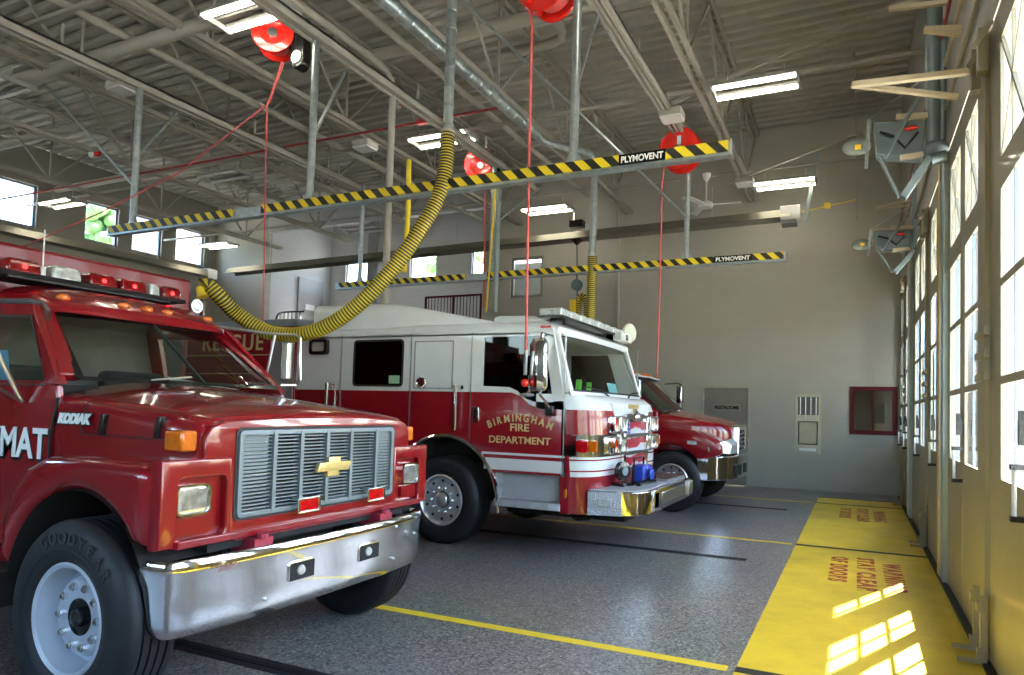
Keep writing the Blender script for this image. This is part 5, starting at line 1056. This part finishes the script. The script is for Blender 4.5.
for s_ in (-1, 1):
    a = [V((-3.14, Y3+s_*.97, 1.66)), V((-3.85, Y3+s_*.87, 2.28)), V((-5.2, Y3+s_*.87, 2.30)), V((-5.2, Y3+s_*.97, 1.66))]
    b = [V((-3.4, Y3+s_*.965, 1.70)), V((-3.95, Y3+s_*.88, 2.20)), V((-4.9, Y3+s_*.88, 2.2)), V((-4.9, Y3+s_*.965, 1.70))]
    ring_panel(M(), a, b).build('door_frame', red, K); M().add(b, [(0, 1, 2, 3)]).build('side_window', dtint, K)
def r3(x, hw_, z0, z1, n=12): return [V((x, Y3-hw_*math.copysign(abs(math.cos(math.pi*i/n))**.4, math.cos(math.pi*i/n)), z0+(z1-z0)*abs(math.sin(math.pi*i/n))**.6)) for i in range(n+1)]
M().loft([r3(-3.62, .84, 2.27, 2.29), r3(-3.72, .88, 2.27, 2.34), r3(-4.0, .9, 2.27, 2.40), r3(-5.2, .9, 2.27, 2.40)]).build('cab_roof', white, K, 0, None, 60)
for y in (-.7, -.15, 0, .15, .7): M().ball((-3.68, Y3+y, 2.33), .05, .06, .03).build('marker_light', amber, K)
M().box(-5.2, -3.4, Y3-.9, Y3+.9, 1.2, 1.66).box(-5.2, -5.1, Y3-.9, Y3+.9, 1.6, 2.3).build('cab_interior', seatm, K)
M().box(-9.5, -5.3, 10.4, 12.9, .6, 2.75).build('box_body', dred, K, .02)
M().tube([(-3.55, Y3+.9, 2.2), (-3.4, 13.0, 2.24), (-3.32, 13.02, 2.2)], .012, 8).build('mirror_arm', blk, K)
M().box(-3.40, -3.30, 12.95, 13.12, 1.82, 2.18).build('mirror', chrome, K, .025); M().box(-3.39, -3.31, 12.96, 13.11, 1.68, 1.80).build('spot_mirror', chrome, K, .02)
M().box(-3.415, -3.39, 12.95, 13.12, 1.82, 2.18).build('mirror_back', blk, K)
M().box(-3.44, -3.34, 10.3, 10.42, 1.75, 2.18).build('mirror', chrome, K, .025)
M().beam((-2.87, 10.7, .5), (-2.87, 12.6, .5), .14).box(-5, -2.2, 11.2, 12.1, .45, .9).build('chassis', dark, K)
# ================================================================== light
sd = bpy.data.lights.new('sun', 'SUN'); sd.energy = 26; sd.angle = math.radians(.53); sd.color = (1, .93, .82)
so = bpy.data.objects.new('sun', sd); COL.objects.link(so)
so.rotation_euler = V((1, 2.1, 3.07)).to_track_quat('Z', 'Y').to_euler(); so.location = (10, 21, 30)
w = bpy.data.worlds.new('world'); SC.world = w; w.use_nodes = True; nt = w.node_tree
bg = nt.nodes['Background']; sky = nt.nodes.new('ShaderNodeTexSky'); sky.sky_type = 'NISHITA'; sky.sun_disc = False
sky.sun_elevation = math.radians(52); sky.sun_rotation = math.atan2(1, 2.1); sky.air_density = 1.2; sky.dust_density = 2.5
nt.links.new(sky.outputs[0], bg.inputs[0]); bg.inputs[1].default_value = .9
SC.view_settings.view_transform = 'Standard'; SC.view_settings.look = 'None'; SC.view_settings.gamma = 1
SC.view_settings.use_curve_mapping = False; SC.view_settings.exposure = 1.85
SC.cycles.use_denoising = True
SC.cycles.max_bounces = 9; SC.cycles.diffuse_bounces = 5; SC.cycles.glossy_bounces = 5; SC.cycles.transparent_max_bounces = 16
SC.cycles.sample_clamp_indirect = 6; SC.cycles.caustics_reflective = False; SC.cycles.caustics_refractive = False
SC.cycles.use_adaptive_sampling = True; SC.cycles.adaptive_threshold = .02
